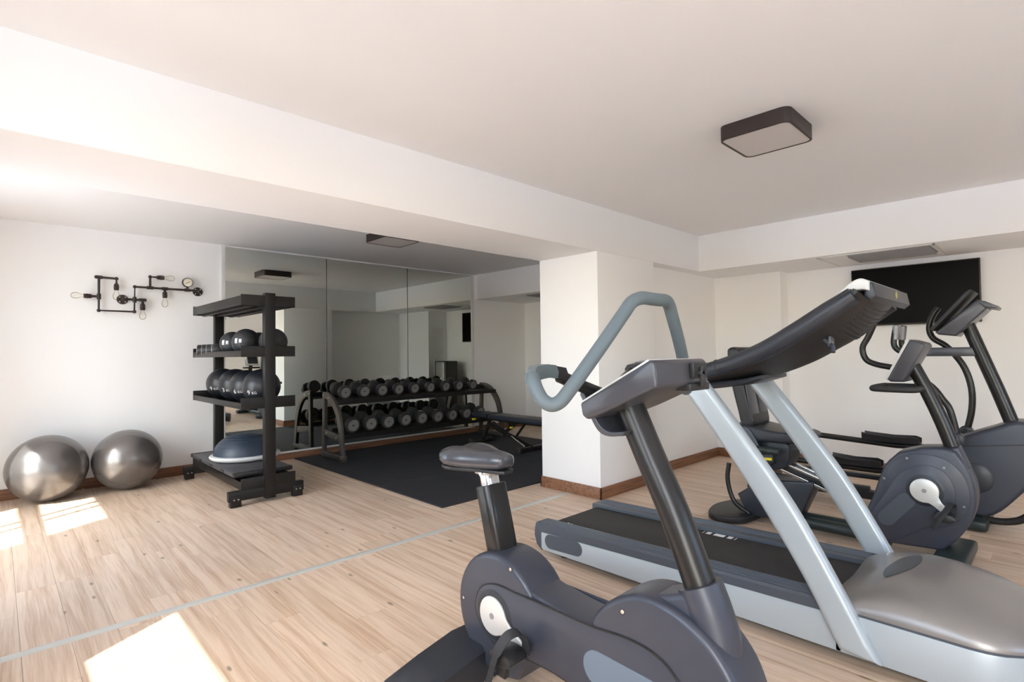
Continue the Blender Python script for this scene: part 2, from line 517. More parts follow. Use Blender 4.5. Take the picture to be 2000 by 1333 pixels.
struct('sun_cutoff_slab', MB().box(XO - 1.0, XO, YF - 0.2, YW + 0.6, 3.349, 3.50), 'plaster')  # unseen slab, added above the tall windows to cut off the sun
struct('wall_upper', MB().box(XO, XW, YF - 0.2, YW + 0.2, ZC + 0.15, 3.50), 'plaster')
# unseen pier, added outside to keep the sun off the first part of the big window
struct('sun_block_pier', MB().box(-4.35, -4.05, 1.93, 2.66, -0.16, 6.4), 'plaster')
struct('wall_left', wl, 'plaster')
wr = MB()
wr.box(XT, XF + 0.2, YF, 2.34, -0.05, ZC)
wr.box(XP, XF + 0.2, 2.34, 4.62, -0.05, ZC)
wr.box(XF, XF + 0.2, 4.62, YW, -0.05, ZC)
struct('wall_right', wr, 'plaster')
struct('wall_divider', MB().box(XC1 - 0.01, XP + 0.01, 3.146, 3.46, -0.05, ZB + 0.01), 'plaster')
struct('wall_column', MB().box(XC0, XC1, YB, YB2, -0.05, ZB, bevel=0.004), 'plaster')
struct('ceiling_beam', MB().box(XO, XP + 0.01, YB, YB2, ZB, ZC + 0.01, bevel=0.004), 'plaster')
struct('ceiling_soffit', MB().box(XS, XT + 0.01, YF, YB + 0.004, ZB, ZC + 0.01, bevel=0.003).box(XS, XF + 0.01, YB2 - 0.004, YW, ZB, ZC + 0.01, bevel=0.003), 'plaster')

# skirting boards
bh, bt = 0.108, 0.015
def skirt(name, *boxes):
    m = MB()
    for b in boxes: m.box(*b, 0, bh, bevel=0.003)
    return struct(name, m, 'skirting_wood')
skirt('baseboard_back', (XW, 2.0, YW - bt, YW), (5.93, XF, YW - bt, YW))
struct('baseboard_back', MB().box(2.0, 5.93, YW - bt, YW, 0, 0.088, bevel=0.003), 'skirting_wood')
skirt('baseboard_column', (XC0 - bt, XC1 + bt, YB - bt, YB), (XC0 - bt, XC0, YB - bt, YB2 + bt), (XC0 - bt, XC1 + bt, YB2, YB2 + bt), (XC1, XC1 + bt, YB - bt, 3.146))
skirt('baseboard_divider', (XC1 + bt, XP, 3.146 - bt, 3.146), (XC1 + bt, XP, 3.46, 3.46 + bt))
skirt('baseboard_right', (XT - bt, XT, YF, 2.34), (XP - bt, XP, 2.34 - bt, 3.146), (XP, XT, 2.34 - bt, 2.34), (XP - bt, XP, 3.46, 4.62 + bt), (XP, XF, 4.62, 4.62 + bt), (XF - bt, XF, 4.62, YW))
skirt('baseboard_front', (XW, XT, YF, YF + bt))
sl = [(XW, XW + bt, edges[i], edges[i + 1]) for i in range(0, len(edges), 2)]
skirt('baseboard_left', *[(a, b, max(c, YF), min(d, YW)) for a, b, c, d in sl])
struct('trim_1', MB().prism([(3.322, 0.0), (3.330, 0.0035), (3.378, 0.0035), (3.386, 0.0)], XW, XC0 - bt, 'x'), 'strip_metal')

# windows: fixed glazing with transom, out of the frame on the left
for n, (a, b) in enumerate(WINS):
    fr = MB()
    x0, x1 = XO, XO + 0.045
    ZS = SILL[n]
    fr.box(x0, x1, a, b, ZS, ZS + 0.05); fr.box(x0, x1, a, b, ZH - 0.012, ZH)
    fr.box(x0, x1, a, a + 0.012, ZS, ZH); fr.box(x0, x1, b - 0.03, b, ZS, ZH)
    fr.box(x0, x1, a, b, 1.57, 1.69)
    w = struct('window_%d' % (n + 1), fr, 'window_frame')
    mul = [5.062, 5.254] if n == 0 else []
    for y in mul:
        obj('mullion', MB().box(x0 + .005, x1 - 0.005, y, y + 0.028, ZS, ZH), 'window_frame', w)
    for z0, z1 in ((ZS + 0.05, 1.57), (1.69, ZH - 0.012)):
        obj('pane', MB().box(x0 + 0.018, x0 + 0.022, a + 0.012, b - 0.03, z0, z1), 'window_glass', w)
    # portal that only guides the sampling of the sky through this opening
    pd = bpy.data.lights.new('window_portal', 'AREA'); pd.shape = 'RECTANGLE'
    pd.size = b - a; pd.size_y = ZH - ZS; pd.cycles.is_portal = True
    po = bpy.data.objects.new('window_portal', pd); COL.objects.link(po)
    po.location = (XO - 0.03, (a + b) / 2, (ZS + ZH) / 2)
    po.rotation_euler = Vector((1, 0, 0)).to_track_quat('-Z', 'Z').to_euler()

fr = MB(); y0_, y1_ = YF - 0.18, YF - 0.13
fr.box(FW0, FW1, y0_, y1_, FZ0, FZ0 + 0.05).box(FW0, FW1, y0_, y1_, FZ1 - 0.05, FZ1).box(FW0, FW0 + 0.05, y0_, y1_, FZ0, FZ1).box(FW1 - 0.05, FW1, y0_, y1_, FZ0, FZ1)
w = struct('window_4', fr, 'window_frame')  # frame of the added fill-light opening
for k in range(1, 4):
    x_ = FW0 + (FW1 - FW0) * k / 4
    obj('mullion', MB().box(x_ - 0.03, x_ + 0.03, y0_, y1_, FZ0, FZ1), 'window_frame', w)
for k in range(4):
    a_, b_ = FW0 + (FW1 - FW0) * k / 4 + 0.03, FW0 + (FW1 - FW0) * (k + 1) / 4 - 0.03
    obj('pane', MB().box(a_, b_, y0_ + 0.02, y0_ + 0.024, FZ0 + 0.05, FZ1 - 0.05), 'window_glass', w)
pd = bpy.data.lights.new('window_portal', 'AREA'); pd.shape = 'RECTANGLE'
pd.size = FW1 - FW0; pd.size_y = FZ1 - FZ0; pd.cycles.is_portal = True
po = bpy.data.objects.new('window_portal', pd); COL.objects.link(po)
po.location = ((FW0 + FW1) / 2, YF - 0.21, (FZ0 + FZ1) / 2)
po.rotation_euler = Vector((0, 1, 0)).to_track_quat('-Z', 'Z').to_euler()

# mirror on the back wall
mir = thing('wall_mirror', 'large three-panel mirror covering the wall behind the dumbbell rack', 'mirror', (3.94, YW, 0.09))
for x0, x1 in ((2.005, 3.284), (3.294, 4.592), (4.602, 5.869)):
    obj('mirror_panel', MB().box(x0, x1, YW - 0.010, YW - 0.004, 0.108, 2.690), 'mirror_glass', mir)
for x0 in (3.289, 4.597):
    obj('panel_joint', MB().box(x0 - 0.005, x0 + 0.005, YW - 0.0115, YW - 0.003, 0.108, 2.690), 'rail_grey', mir)
for nm, bx in (('frame_side', (1.958, 2.005, 0.09, 2.70)), ('frame_side', (5.869, 5.926, 0.09, 2.70)), ('frame_bottom', (2.005, 5.869, 0.088, 0.110)), ('frame_top', (2.005, 5.869, 2.690, 2.700))):
    obj(nm, MB().box(bx[0], bx[1], YW - 0.016, YW, bx[2], bx[3], bevel=0.002), 'window_frame', mir)

# ceiling lights
def ceiling_light(x0, x1, y0, y1, label):
    t = thing('ceiling_light', label, 'ceiling light', ((x0 + x1) / 2, (y0 + y1) / 2, ZC), 'square ceiling lights')
    m = MB()
    outer = rrect(x0, x1, y0, y1, 0.05, 8); inner = rrect(x0 + 0.011, x1 - 0.011, y0 + 0.011, y1 - 0.011, 0.042, 8)
    z0, z1 = ZC - 0.088, ZC
    m.rings([[(x, y, z1) for x, y in outer], [(x, y, z0 + 0.003) for x, y in outer], [(x + (0.003 if x < (x0 + x1) / 2 else -0.003), y, z0) for x, y in outer], [(x, y, z0) for x, y in inner], [(x, y, z0 + 0.02) for x, y in inner]], cap=True)
    obj('frame', m, 'lamp_frame', t)
    obj('diffuser', MB().prism(rrect(x0 + 0.012, x1 - 0.012, y0 + 0.012, y1 - 0.012, 0.041, 8), z0 + 0.003, z0 + 0.012, 'z'), 'diffuser', t)
ceiling_light(3.15, 3.58, 1.03, 1.435, 'square dark bronze ceiling light above the treadmill, unlit')
ceiling_light(3.00, 3.455, 5.045, 5.486, 'square dark bronze ceiling light over the rubber mat before the mirror')

# television and vents
def television(x, wx, y0, y1, z0, z1, label):
    t = thing('television', label, 'television', (x, (y0 + y1) / 2, z0), 'wall televisions')
    obj('casing', MB().box(x - 0.045, x - 0.004, y0, y1, z0, z1, bevel=0.006), 'tv_frame', t)
    obj('screen', MB().box(x - 0.0475, x - 0.0445, y0 + 0.010, y1 - 0.010, z0 + 0.016, z1 - 0.010), 'screen_black', t)
    obj('wall_bracket', MB().box(x - 0.006, wx, (y0 + y1) / 2 - 0.2, (y0 + y1) / 2 + 0.2, z0 + 0.12, z1 - 0.12, bevel=0.004), 'plastic_black', t)
television(6.925, 6.953, 0.555, 1.645, 1.603, 2.229, 'flat black television on the wall beside the elliptical trainer')
television(7.15, 7.199, 5.30, 6.38, 1.600, 2.212, 'flat black television seen only in the mirror, in the alcove')
def vent(x0, x1, y0, y1, label):
    t = thing('ceiling_vent', label, 'vent', ((x0 + x1) / 2, (y0 + y1) / 2, ZB), 'air vents under the soffit')
    m = MB(); w = 0.02
    m.box(x0, x1, y0, y0 + w, ZB - 0.006, ZB).box(x0, x1, y1 - w, y1, ZB - 0.006, ZB).box(x0, x0 + w, y0, y1, ZB - 0.006, ZB).box(x1 - w, x1, y0, y1, ZB - 0.006, ZB)
    obj('frame', m, 'window_frame', t)
    obj('panel', MB().box(x0 + w, x1 - w, y0 + w, y1 - w, ZB - 0.004, ZB), 'plaster', t)
    g0, g1 = x0 + 0.03, x0 + 0.50
    obj('backing', MB().box(g0, g1, y0 + 0.04, y1 - 0.26, ZB - 0.010, ZB - 0.004), 'vent_grey', t)
    k = 9
    for i in range(k):
        gx = g0 + (g1 - g0) * (i + 0.5) / k
        mt = Matrix.Translation((gx, 0, ZB - 0.018)) @ Matrix.Rotation(R(35), 4, 'Y')
        obj('slat', MB().box(-0.018, 0.018, y0 + 0.05, y1 - 0.27, -0.0015, 0.0015, mtx=mt), 'vent_grey', t)
vent(6.06, 6.90, 0.79, 1.755, 'grey slatted air vent in the soffit above the television')
vent(6.06, 6.90, 5.30, 6.24, 'grey slatted air vent under the soffit, seen in the mirror')

# water dispenser that stands in the alcove and shows in the mirror
t = thing('water_dispenser', 'black and grey water dispenser standing in the alcove, seen in the mirror', 'dispenser', (6.86, 5.05, 0))
obj('body', MB().box(6.70, 7.02, 4.86, 5.24, 0.02, 1.205, bevel=0.02), 'plastic_black', t)
obj('front_panel', MB().box(6.688, 6.702, 4.92, 5.20, 0.55, 1.185, bevel=0.005), 'appliance_grey', t)
obj('tray', MB().box(6.64, 6.71, 4.94, 5.18, 0.50, 0.53, bevel=0.004), 'plastic_black', t)
for yy in (5.01, 5.11):
    obj('tap', MB().cyl((6.68, yy, 0), 0.012, 0.80, 0.86, n=12), 'chrome', t)
for yy in (4.90, 5.20):
    for xx in (6.74, 6.98):
        obj('foot', MB().cyl((xx, yy, 0), 0.02, 0, 0.025, n=10), 'plastic_black', t)
d1 = struct('electrical_panel', MB().box(6.85, 7.10, 4.62, 4.634, 0.9, 1.93, bevel=0.004), 'window_frame')  # cover of an electrical panel on the pilaster side, not a door
# ================================================================== storage rack and what is on it
t = thing('storage_rack', 'black steel storage rack with four shelves by the mirror', 'rack', (1.84, 6.0, 0))
for yc in (5.210, 6.790):
    obj('post', MB().box(1.805, 1.900, yc - 0.040, yc + 0.040, 0.03, 1.945, bevel=0.005), 'black_steel', t)
    f = obj('base_beam', MB().box(1.495, 2.168, yc - 0.028, yc + 0.028, 0.052, 0.140, bevel=0.004), 'black_steel', t)
    for xc in (1.555, 2.110):
        ft = obj('foot', MB().box(xc - 0.045, xc + 0.045, yc - 0.036, yc + 0.036, 0.0, 0.105, bevel=0.004), 'black_steel', f)
        for dx in (-0.018, 0.018):
            obj('bolt', MB().cyl((xc + dx, yc, 0.07), 0.007, -0.042, -0.034, axis='y', n=10), 'bolt', f)
for k, (z0, zt, lip) in enumerate(((1.820, 1.920, 0.090), (1.348, 1.446, 0.056), (0.870, 0.973, 0.056), (0.140, 0.245, 0.075))):
    sh = obj('shelf', MB().box(1.606, 2.078, 5.215, 6.785, z0 + (0.006 if k else 0.012), z0 + (0.014 if k else 0.020)), 'black_steel', t)
    obj('side_lip', MB().box(1.600, 1.607, 5.20, 6.80, z0, z0 + lip, bevel=0.002), 'black_steel', sh)
    obj('side_lip', MB().box(2.077, 2.084, 5.20, 6.80, z0, z0 + lip, bevel=0.002), 'black_steel', sh)
    for y in (5.186, 6.806):
        obj('end_plate', MB().box(1.597, 2.087, y - 0.006, y + 0.006, z0 - 0.002, zt, bevel=0.003), 'black_steel', sh)
    if k == 0:
        for x in (1.70, 1.84, 1.98):
            obj('cross_rib', MB().box(x - 0.02, x + 0.02, 5.215, 6.785, z0 - 0.012, z0 + 0.012, bevel=0.003), 'black_steel', sh)
# aerobic step lying across the bottom shelf, under the balance trainer
t = thing('aerobic_step', 'flat dark grey aerobic step lying on the bottom shelf under the balance trainer', 'step', (1.825, 6.0, 0.246))
obj('deck', MB().box(1.562, 2.088, 5.318, 6.682, 0.2465, 0.285, bevel=0.006), 'step_grey', t)
for y0, y1 in ((5.254, 5.320), (6.680, 6.746)):
    obj('end_cap', MB().box(1.560, 2.090, y0, y1, 0.2465, 0.287, bevel=0.007), 'plastic_black', t)
for yc in (5.62, 6.0, 6.38):
    obj('grip_slot', MB().box(1.5595, 1.566, yc - 0.06, yc + 0.06, 0.255, 0.278, bevel=0.002), 'plastic_black', t)

# balance trainer
t = thing('balance_trainer', 'half-dome balance trainer with dark blue dome on the bottom shelf', 'balance trainer', (1.90, 6.02, 0.287))
c = (1.90, 6.02, 0.0235)
obj('base_ring', MB().lathe([(0, 0.263), (0.285, 0.263), (0.315, 0.272), (0.335, 0.288), (0.338, 0.300), (0.328, 0.313), (0.300, 0.318), (0, 0.318)], c, n=56), 'rim_grey', t)
prof = [(0.300, 0.317)]
for k in range(1, 15):
    a = R(90 * k / 14)
    prof.append((0.300 * math.cos(a) ** 0.85 if k < 14 else 0.0, 0.317 + 0.205 * math.sin(a)))
dm = obj('dome', MB().lathe(prof, c, n=56), 'dome_blue', t)
for k in range(3, 10):
    a = R(9.0 * k); rr = 0.300 * math.cos(a) ** 0.85; zz = 0.317 + 0.205 * math.sin(a)
    obj('rib', MB().tube([(c[0] + rr * math.cos(2 * PI * j / 40), c[1] + rr * math.sin(2 * PI * j / 40), zz + c[2]) for j in range(40)], 0.0028, n=6, closed=True), 'dome_blue', dm)

# medicine balls with printed weights
def text_mesh(s, size):
    cu = bpy.data.curves.new('txt', 'FONT'); cu.body = s; cu.size = size; cu.align_x = 'CENTER'; cu.align_y = 'CENTER'; cu.resolution_u = 2
    o = bpy.data.objects.new('txt', cu); COL.objects.link(o)
    dg = bpy.context.evaluated_depsgraph_get()
    me = bpy.data.meshes.new_from_object(o.evaluated_get(dg))
    bpy.data.objects.remove(o); bpy.data.curves.remove(cu)
    return me
def wrap_text(s, size, centre, rad, d, parent, small=None):
    """letters laid on the surface of a sphere of radius rad, facing direction d"""
    d = Vector(d).normalized()
    e1 = Vector((0, 0, 1)).cross(d).normalized(); e2 = d.cross(e1)
    parts = [(s, size, 0.0)]
    if small: parts.append((small, size * 0.62, size * (0.25 + 0.42 * len(s) + 0.26 * len(small) / 2)))
    b = bmesh.new()
    for s_, sz, off in parts:
        me = text_mesh(s_, sz)
        for v in me.vertices: v.co.x += off; v.co.y -= (size - sz) * 0.25 if off else 0
        b.from_mesh(me); bpy.data.meshes.remove(me)
    bmesh.ops.triangulate(b, faces=list(b.faces))
    bmesh.ops.subdivide_edges(b, edges=[e for e in b.edges if e.calc_length() > 0.02], cuts=2)
    for v in b.verts:
        p = d * rad + e1 * v.co.x + e2 * v.co.y
        v.co = Vector(centre) + p.normalized() * (rad + 0.0012)
    mb = MB(); mb.bm.free(); mb.bm = b
    return obj('weight_print', mb, 'print_white', parent)

def seam_ball(name, c, r, material, label, cat, group, seams, txt=None, tdir=None, tsize=0.05, sc=1.0):
    o = obj(name, MB().sphere(c, r, n=40, m=24), material, loc=(c[0], c[1], c[2] - r))
    tag(o, label, cat, group)
    for ax, off in seams:
        ax = Vector(ax).normalized()
        u = ax.orthogonal().normalized(); w = ax.cross(u)
        rr = math.sqrt(max(r * r - off * off, 1e-6))
        obj('seam', MB().tube([Vector(c) + ax * off + (u * math.cos(2 * PI * k / 48) + w * math.sin(2 * PI * k / 48)) * (rr - 0.0002) for k in range(48)], 0.0017, n=6, closed=True), 'plastic_black', o)
    if txt: wrap_text(txt[0], tsize, c, r, tdir, o, txt[1])
    return o
zt = 0.884
MBALLS = [(1.835, 6.56, .168, '9', 'black medicine ball marked 9 kg at the far end of its shelf'),
          (1.84, 6.14, .168, '3', 'second black medicine ball from the wall, its number partly hidden'),
          (1.845, 5.80, .165, '6', 'black medicine ball marked 6 kg, third from the wall'),
          (1.862, 5.435, .172, '9', 'black medicine ball marked 9 kg nearest the camera end of the shelf')]
for x, y, r, s, lab in MBALLS:
    cz = zt + r
    o = seam_ball('medicine_ball', (x, y, cz), r, 'ball_black', lab, 'medicine ball', 'medicine balls on the third shelf',
              [((0.25, 0.1, 1), 0.02), ((0.25, 0.1, 1), -0.118)], (s, 'KG'), (-0.88, -0.50, -0.30), 0.062)
    obj('valve', MB().cyl((x + r - 0.004, y - 0.01, cz + 0.03), 0.012, 0, 0.02, axis='x', n=12, bevel=0.004), 'plastic_black', o)
zs = 1.362
for x, y, r, lab in ((1.755, 5.95, .122, 'black textured slam ball behind the shinier one on the second shelf'), (1.775, 5.60, .130, 'black textured slam ball at the open side of the second shelf, with worn print'),
                     (1.960, 5.78, .118, 'black slam ball mostly hidden behind the rack post'), (1.950, 5.370, .130, 'black slam ball right of the rack post on the second shelf')):
    o = seam_ball('slam_ball', (x, y, zs + r), r, 'slam_black', lab, 'slam ball', 'slam balls on the second shelf', [((0, 0, 1), 0.0), ((1, 0.3, 0), 0.0), ((0.3, -1, 0), 0.0)])
    if x < 1.9:
        d = Vector((-0.75, -0.6, 0.05)).normalized(); cc = Vector((x, y, zs + r))
        e1 = Vector((0, 0, 1)).cross(d).normalized(); e2 = d.cross(e1)
        m = MB(); b = m.bm
        for q, (ux, uy, w, h) in enumerate(((-0.022, 0.005, 0.030, 0.050), (0.022, 0.004, 0.026, 0.036))):
            vs = []
            for a in range(5):
                vs.append([b.verts.new(cc + (d * r + e1 * (ux + w * (a / 4 - 0.5)) + e2 * (uy + h * (k / 3 - 0.5))).normalized() * (r + 0.0012)) for k in range(4)])
            for a in range(4):
                for k in range(3): b.faces.new((vs[a][k], vs[a + 1][k], vs[a + 1][k + 1], vs[a][k + 1]))
        obj('worn_print', m, 'rim_grey', o)
# grip rings standing in a row at the far end of the second shelf
for k, (x, y, lab) in enumerate(((1.655, 6.64, 'small black grip ring nearest the wall on the second shelf'), (1.660, 6.48, 'small black grip ring, second of four from the wall'),
                                 (1.665, 6.32, 'small black grip ring, third of four from the wall'), (1.670, 6.145, 'small black grip ring standing apart, beside the slam balls'))):
    r = 0.062; cz = zs + r
    mt = Matrix.Translation((x, y, cz)) @ Matrix.Rotation(R(-24), 4, 'Z')
    o = obj('grip_ring', MB().lathe([(r - 0.014, -0.05), (r - 0.003, -0.05), (r, -0.046), (r, 0.046), (r - 0.003, 0.05), (r - 0.014, 0.05), (r - 0.014, -0.05)], axis='x', n=28, mtx=mt), 'plastic_black', loc=(x, y, zs))
    tag(o, lab, 'grip ring', 'grip rings on the second shelf')
    obj('rim', MB().tube([mt @ Vector((-0.05, (r - 0.006) * math.cos(2 * PI * j / 28), (r - 0.006) * math.sin(2 * PI * j / 28))) for j in range(28)], 0.0045, n=6, closed=True), 'vent_grey', o)
    obj('inner_plug', MB().lathe([(0, -0.02), (r - 0.013, -0.02), (r - 0.013, 0.02), (0, 0.02)], axis='x', n=24, mtx=mt), 'plastic_soft', o)

# ================================================================== gym balls on the floor
for c, r, lab in (((0.367, 6.763), 0.311, 'silver gym ball in the sun patch, leftmost on the floor'), ((0.993, 6.770), 0.303, 'dark silver gym ball in the shade, nearer the storage rack')):
    o = obj('gym_ball', MB().sphere((c[0], c[1], r), r, n=64, m=40), 'ball_silver', loc=(c[0], c[1], 0))
    tag(o, lab, 'gym ball', 'gym balls by the wall')
    obj('valve_plug', MB().cyl((c[0], c[1], 0.06), 0.011, 0.262 if r > .305 else 0.255, 0.268 if r > .305 else 0.262, axis='x', n=14, mtx=None), 'ball_silver', o)

# ================================================================== pipe wall lamp
t = thing('pipe_wall_lamp', 'industrial wall lamp of dark iron pipes with five bare bulbs and a gauge', 'wall lamp', (1.2, YW, 1.85))
yp = 7.03; rp = 0.0125
def pipe(name, pts):
    m = MB().tube(pts, rp, n=12)
    for p in pts[1:-1]:
        m.sphere(p, rp * 1.5, n=14, m=8)
    return obj(name, m, 'iron_pipe', t)
def fitting(p, axis, l=0.030):
    p = Vector(p); d = Vector({'x': (1, 0, 0), 'z': (0, 0, 1)}[axis]) * l
    return obj('tee_joint', MB().tube([p - d, p + d], rp * 1.45, n=12), 'iron_pipe', t)
zt_, zb_ = 2.203, 1.853
pipe('pipe', [(0.738, yp, zt_), (0.776, yp, zt_), (0.925, yp, zt_ - 0.003), (0.925, yp, 2.13)])
pipe('pipe', [(0.776, yp, zt_), (0.776, yp, zb_), (1.084, yp, zb_), (1.088, yp, 2.126), (1.68, yp, 2.126)])
pipe('pipe', [(0.776, yp, 2.000), (0.70, yp, 1.999)])
pipe('pipe', [(1.02, yp, 1.985), (1.195, yp, 1.985)])
pipe('pipe', [(1.228, yp, 2.126), (1.228, yp, 2.247), (1.30, yp, 2.247)])
pipe('pipe', [(1.368, yp, 2.126), (1.368, yp, 2.07)])
pipe('pipe', [(1.160, yp, 1.985), (1.160, yp, 1.925)])
pipe('pipe', [(1.590, yp, 2.126), (1.590, yp, 2.165)])
for p, ax in (((0.776, yp, zt_), 'x'), ((0.776, yp, 2.0), 'z'), ((1.086, yp, 1.985), 'z'), ((1.228, yp, 2.126), 'x'), ((1.368, yp, 2.126), 'x'), ((1.590, yp, 2.126), 'x'), ((1.160, yp, 1.985), 'x')):
    fitting(p, ax)
for x, z in ((0.985, 1.985), (1.708, 2.120)):
    f = obj('wall_flange', MB().cyl((x, 0, z), 0.052, YW - 0.012, YW - 0.001, axis='y', n=28, bevel=0.003).cyl((x, 0, z), 0.022, 7.01, YW - 0.01, axis='y', n=18, bevel=0.003), 'iron_pipe', t)
    for k in range(4):
        a = R(45 + 90 * k)
        obj('screw', MB().cyl((x + 0.036 * math.cos(a), 0, z + 0.036 * math.sin(a)), 0.0075, YW - 0.017, YW - 0.010, axis='y', n=8), 'bolt', f)
    obj('elbow', MB().tube([(x, 7.02, z), (x + (0.03 if x < 1.2 else -0.03), yp, z)], rp * 1.3, n=12), 'iron_pipe', f)
def bulb(p, d):
    p = Vector(p); d = Vector(d)
    q = d.to_track_quat('Z', 'Y').to_matrix().to_4x4(); mt = Matrix.Translation(p) @ q
    s = obj('lamp_socket', MB().lathe([(0, -0.01), (0.014, -0.01), (0.018, 0.0), (0.024, 0.006), (0.024, 0.018), (0.020, 0.021), (0.025, 0.027), (0.025, 0.042), (0.021, 0.046), (0.024, 0.052), (0.022, 0.064), (0, 0.064)], n=18, mtx=mt), 'iron_pipe', t)
    obj('bulb', MB().lathe([(0.012, 0.062), (0.014, 0.075), (0.022, 0.095), (0.030, 0.118), (0.031, 0.135), (0.026, 0.153), (0.014, 0.165), (0, 0.168)], n=22, mtx=mt), 'bulb_glass', s)
    obj('filament', MB().tube([mt @ Vector((0.008 * math.cos(k * 1.3), 0.008 * math.sin(k * 1.3), 0.085 + 0.006 * k)) for k in range(11)], 0.0006, n=5), 'gauge_face', s)
bulb((0.925, yp, 2.140), (0, 0, -1)); bulb((0.715, yp, 1.999), (-1, 0, 0)); bulb((1.295, yp, 2.247), (1, 0, 0)); bulb((1.368, yp, 2.085), (0, 0, -1)); bulb((1.160, yp, 1.938), (0, 0, -1))
g = obj('gauge', MB().cyl((1.590, 0, 2.212), 0.054, 7.006, 7.046, axis='y', n=36, bevel=0.004), 'iron_pipe', t)
obj('dial', MB().cyl((1.590, 0, 2.212), 0.046, 7.0035, 7.007, axis='y', n=36), 'gauge_face', g)
obj('needle', MB().box(-0.032, 0.022, 7.0015, 7.0035, -0.0022, 0.0022, mtx=Matrix.Translation((1.590, 0, 2.212)) @ Matrix.Rotation(R(-30), 4, 'Y')), 'plastic_black', g)
mk = MB()
for k in range(11):
    a = R(225 - 27 * k)
    mk.box(0.036, 0.043, 7.0022, 7.0036, -0.001, 0.001, mtx=Matrix.Translation((1.590, 0, 2.212)) @ Matrix.Rotation(-a, 4, 'Y'))
obj('dial_marks', mk, 'plastic_black', g)
# ================================================================== rubber floor, dumbbells, bench
t = thing('rubber_flooring', 'black rubber gym flooring laid in square tiles before the mirror', 'gym mat', (4.46, 5.44, 0))
nx, ny = 3, 3
x0, x1, y0, y1 = 2.82, 6.10, 3.822, 7.062
for i in range(nx):
    for j in range(ny):
        a, b = x0 + (x1 - x0) * i / nx, x0 + (x1 - x0) * (i + 1) / nx
        c, d = y0 + (y1 - y0) * j / ny, y0 + (y1 - y0) * (j + 1) / ny
        g = 0.0012
        obj('tile', MB().box(a + g, b - g, c + g, d - g, 0.0, 0.012, bevel=0.0015, seg=1), 'rubber_mat', t)
ZM = 0.012

RK = 0.98
t = thing('dumbbell_rack', 'black two-tier dumbbell rack with arched side frames before the mirror', 'rack', (4.49, 6.615, ZM))
for xs in (3.155, 5.90):
    w = 0.022
    fr = obj('side_frame', MB().prism(
        spline2([(6.885, 0.865), (6.765, 0.862), (6.625, 0.815), (6.505, 0.72), (6.420, 0.60), (6.370, 0.45), (6.340, 0.25), (6.320, 0.075)], 4)
        + spline2([(6.390, 0.075), (6.415, 0.25), (6.450, 0.43), (6.500, 0.56), (6.575, 0.665), (6.665, 0.735), (6.765, 0.775), (6.885, 0.785)], 4),
        xs - w, xs + w, 'x', bevel=0.004), 'rack_steel', t)
    obj('rear_leg', MB().prism([(6.820, 0.80), (6.885, 0.80), (6.910, 0.075), (6.850, 0.075)], xs - w, xs + w, 'x', bevel=0.004), 'rack_steel', t)
    cb = obj('cross_plate', MB().prism([(6.425, 0.245), (6.850, 0.305), (6.850, 0.375), (6.405, 0.335)], xs - w * .8, xs + w * .8, 'x', bevel=0.003), 'rack_steel', t)
    ft = obj('foot_beam', MB().box(xs - 0.035, xs + 0.035, 6.305, 6.920, ZM + 0.012, 0.085, bevel=0.008).box(xs - 0.03, xs + 0.03, 6.310, 6.385, ZM, 0.03).box(xs - 0.03, xs + 0.03, 6.845, 6.915, ZM, 0.03), 'rack_steel', t)
    sx = -1 if xs < 4 else 1
    for y, z, p in ((6.865, 0.825, fr), (6.705, 0.80, fr), (6.495, 0.295, cb), (6.765, 0.335, cb), (6.340, 0.055, ft), (6.895, 0.055, ft)):
        xb = xs + sx * (0.036 if p is ft else w)
        obj('bolt', MB().cyl((xb, y, z), 0.011, -0.004, 0.004, axis='x', n=10), 'bolt', p)
def tray(yf, yb, zf, zb, nm):
    o = obj(nm, MB().prism([(yf, zf), (yf, zf + 0.055), (yf + 0.012, zf + 0.055), (yf + 0.012, zf + 0.014), (yb - 0.012, zb + 0.014), (yb - 0.012, zb + 0.055), (yb, zb + 0.055), (yb, zb)], 3.160, 5.895, 'x', bevel=0.002, seg=1), 'black_steel', t)
    return o
TU = tray(6.490, 6.795, 0.712, 0.770, 'upper_tray')
TL = tray(6.355, 6.665, 0.285, 0.345, 'lower_tray')
obj('rear_bar', MB().box(3.160, 5.895, 6.850, 6.875, 0.80, 0.84, bevel=0.004), 'black_steel', t)
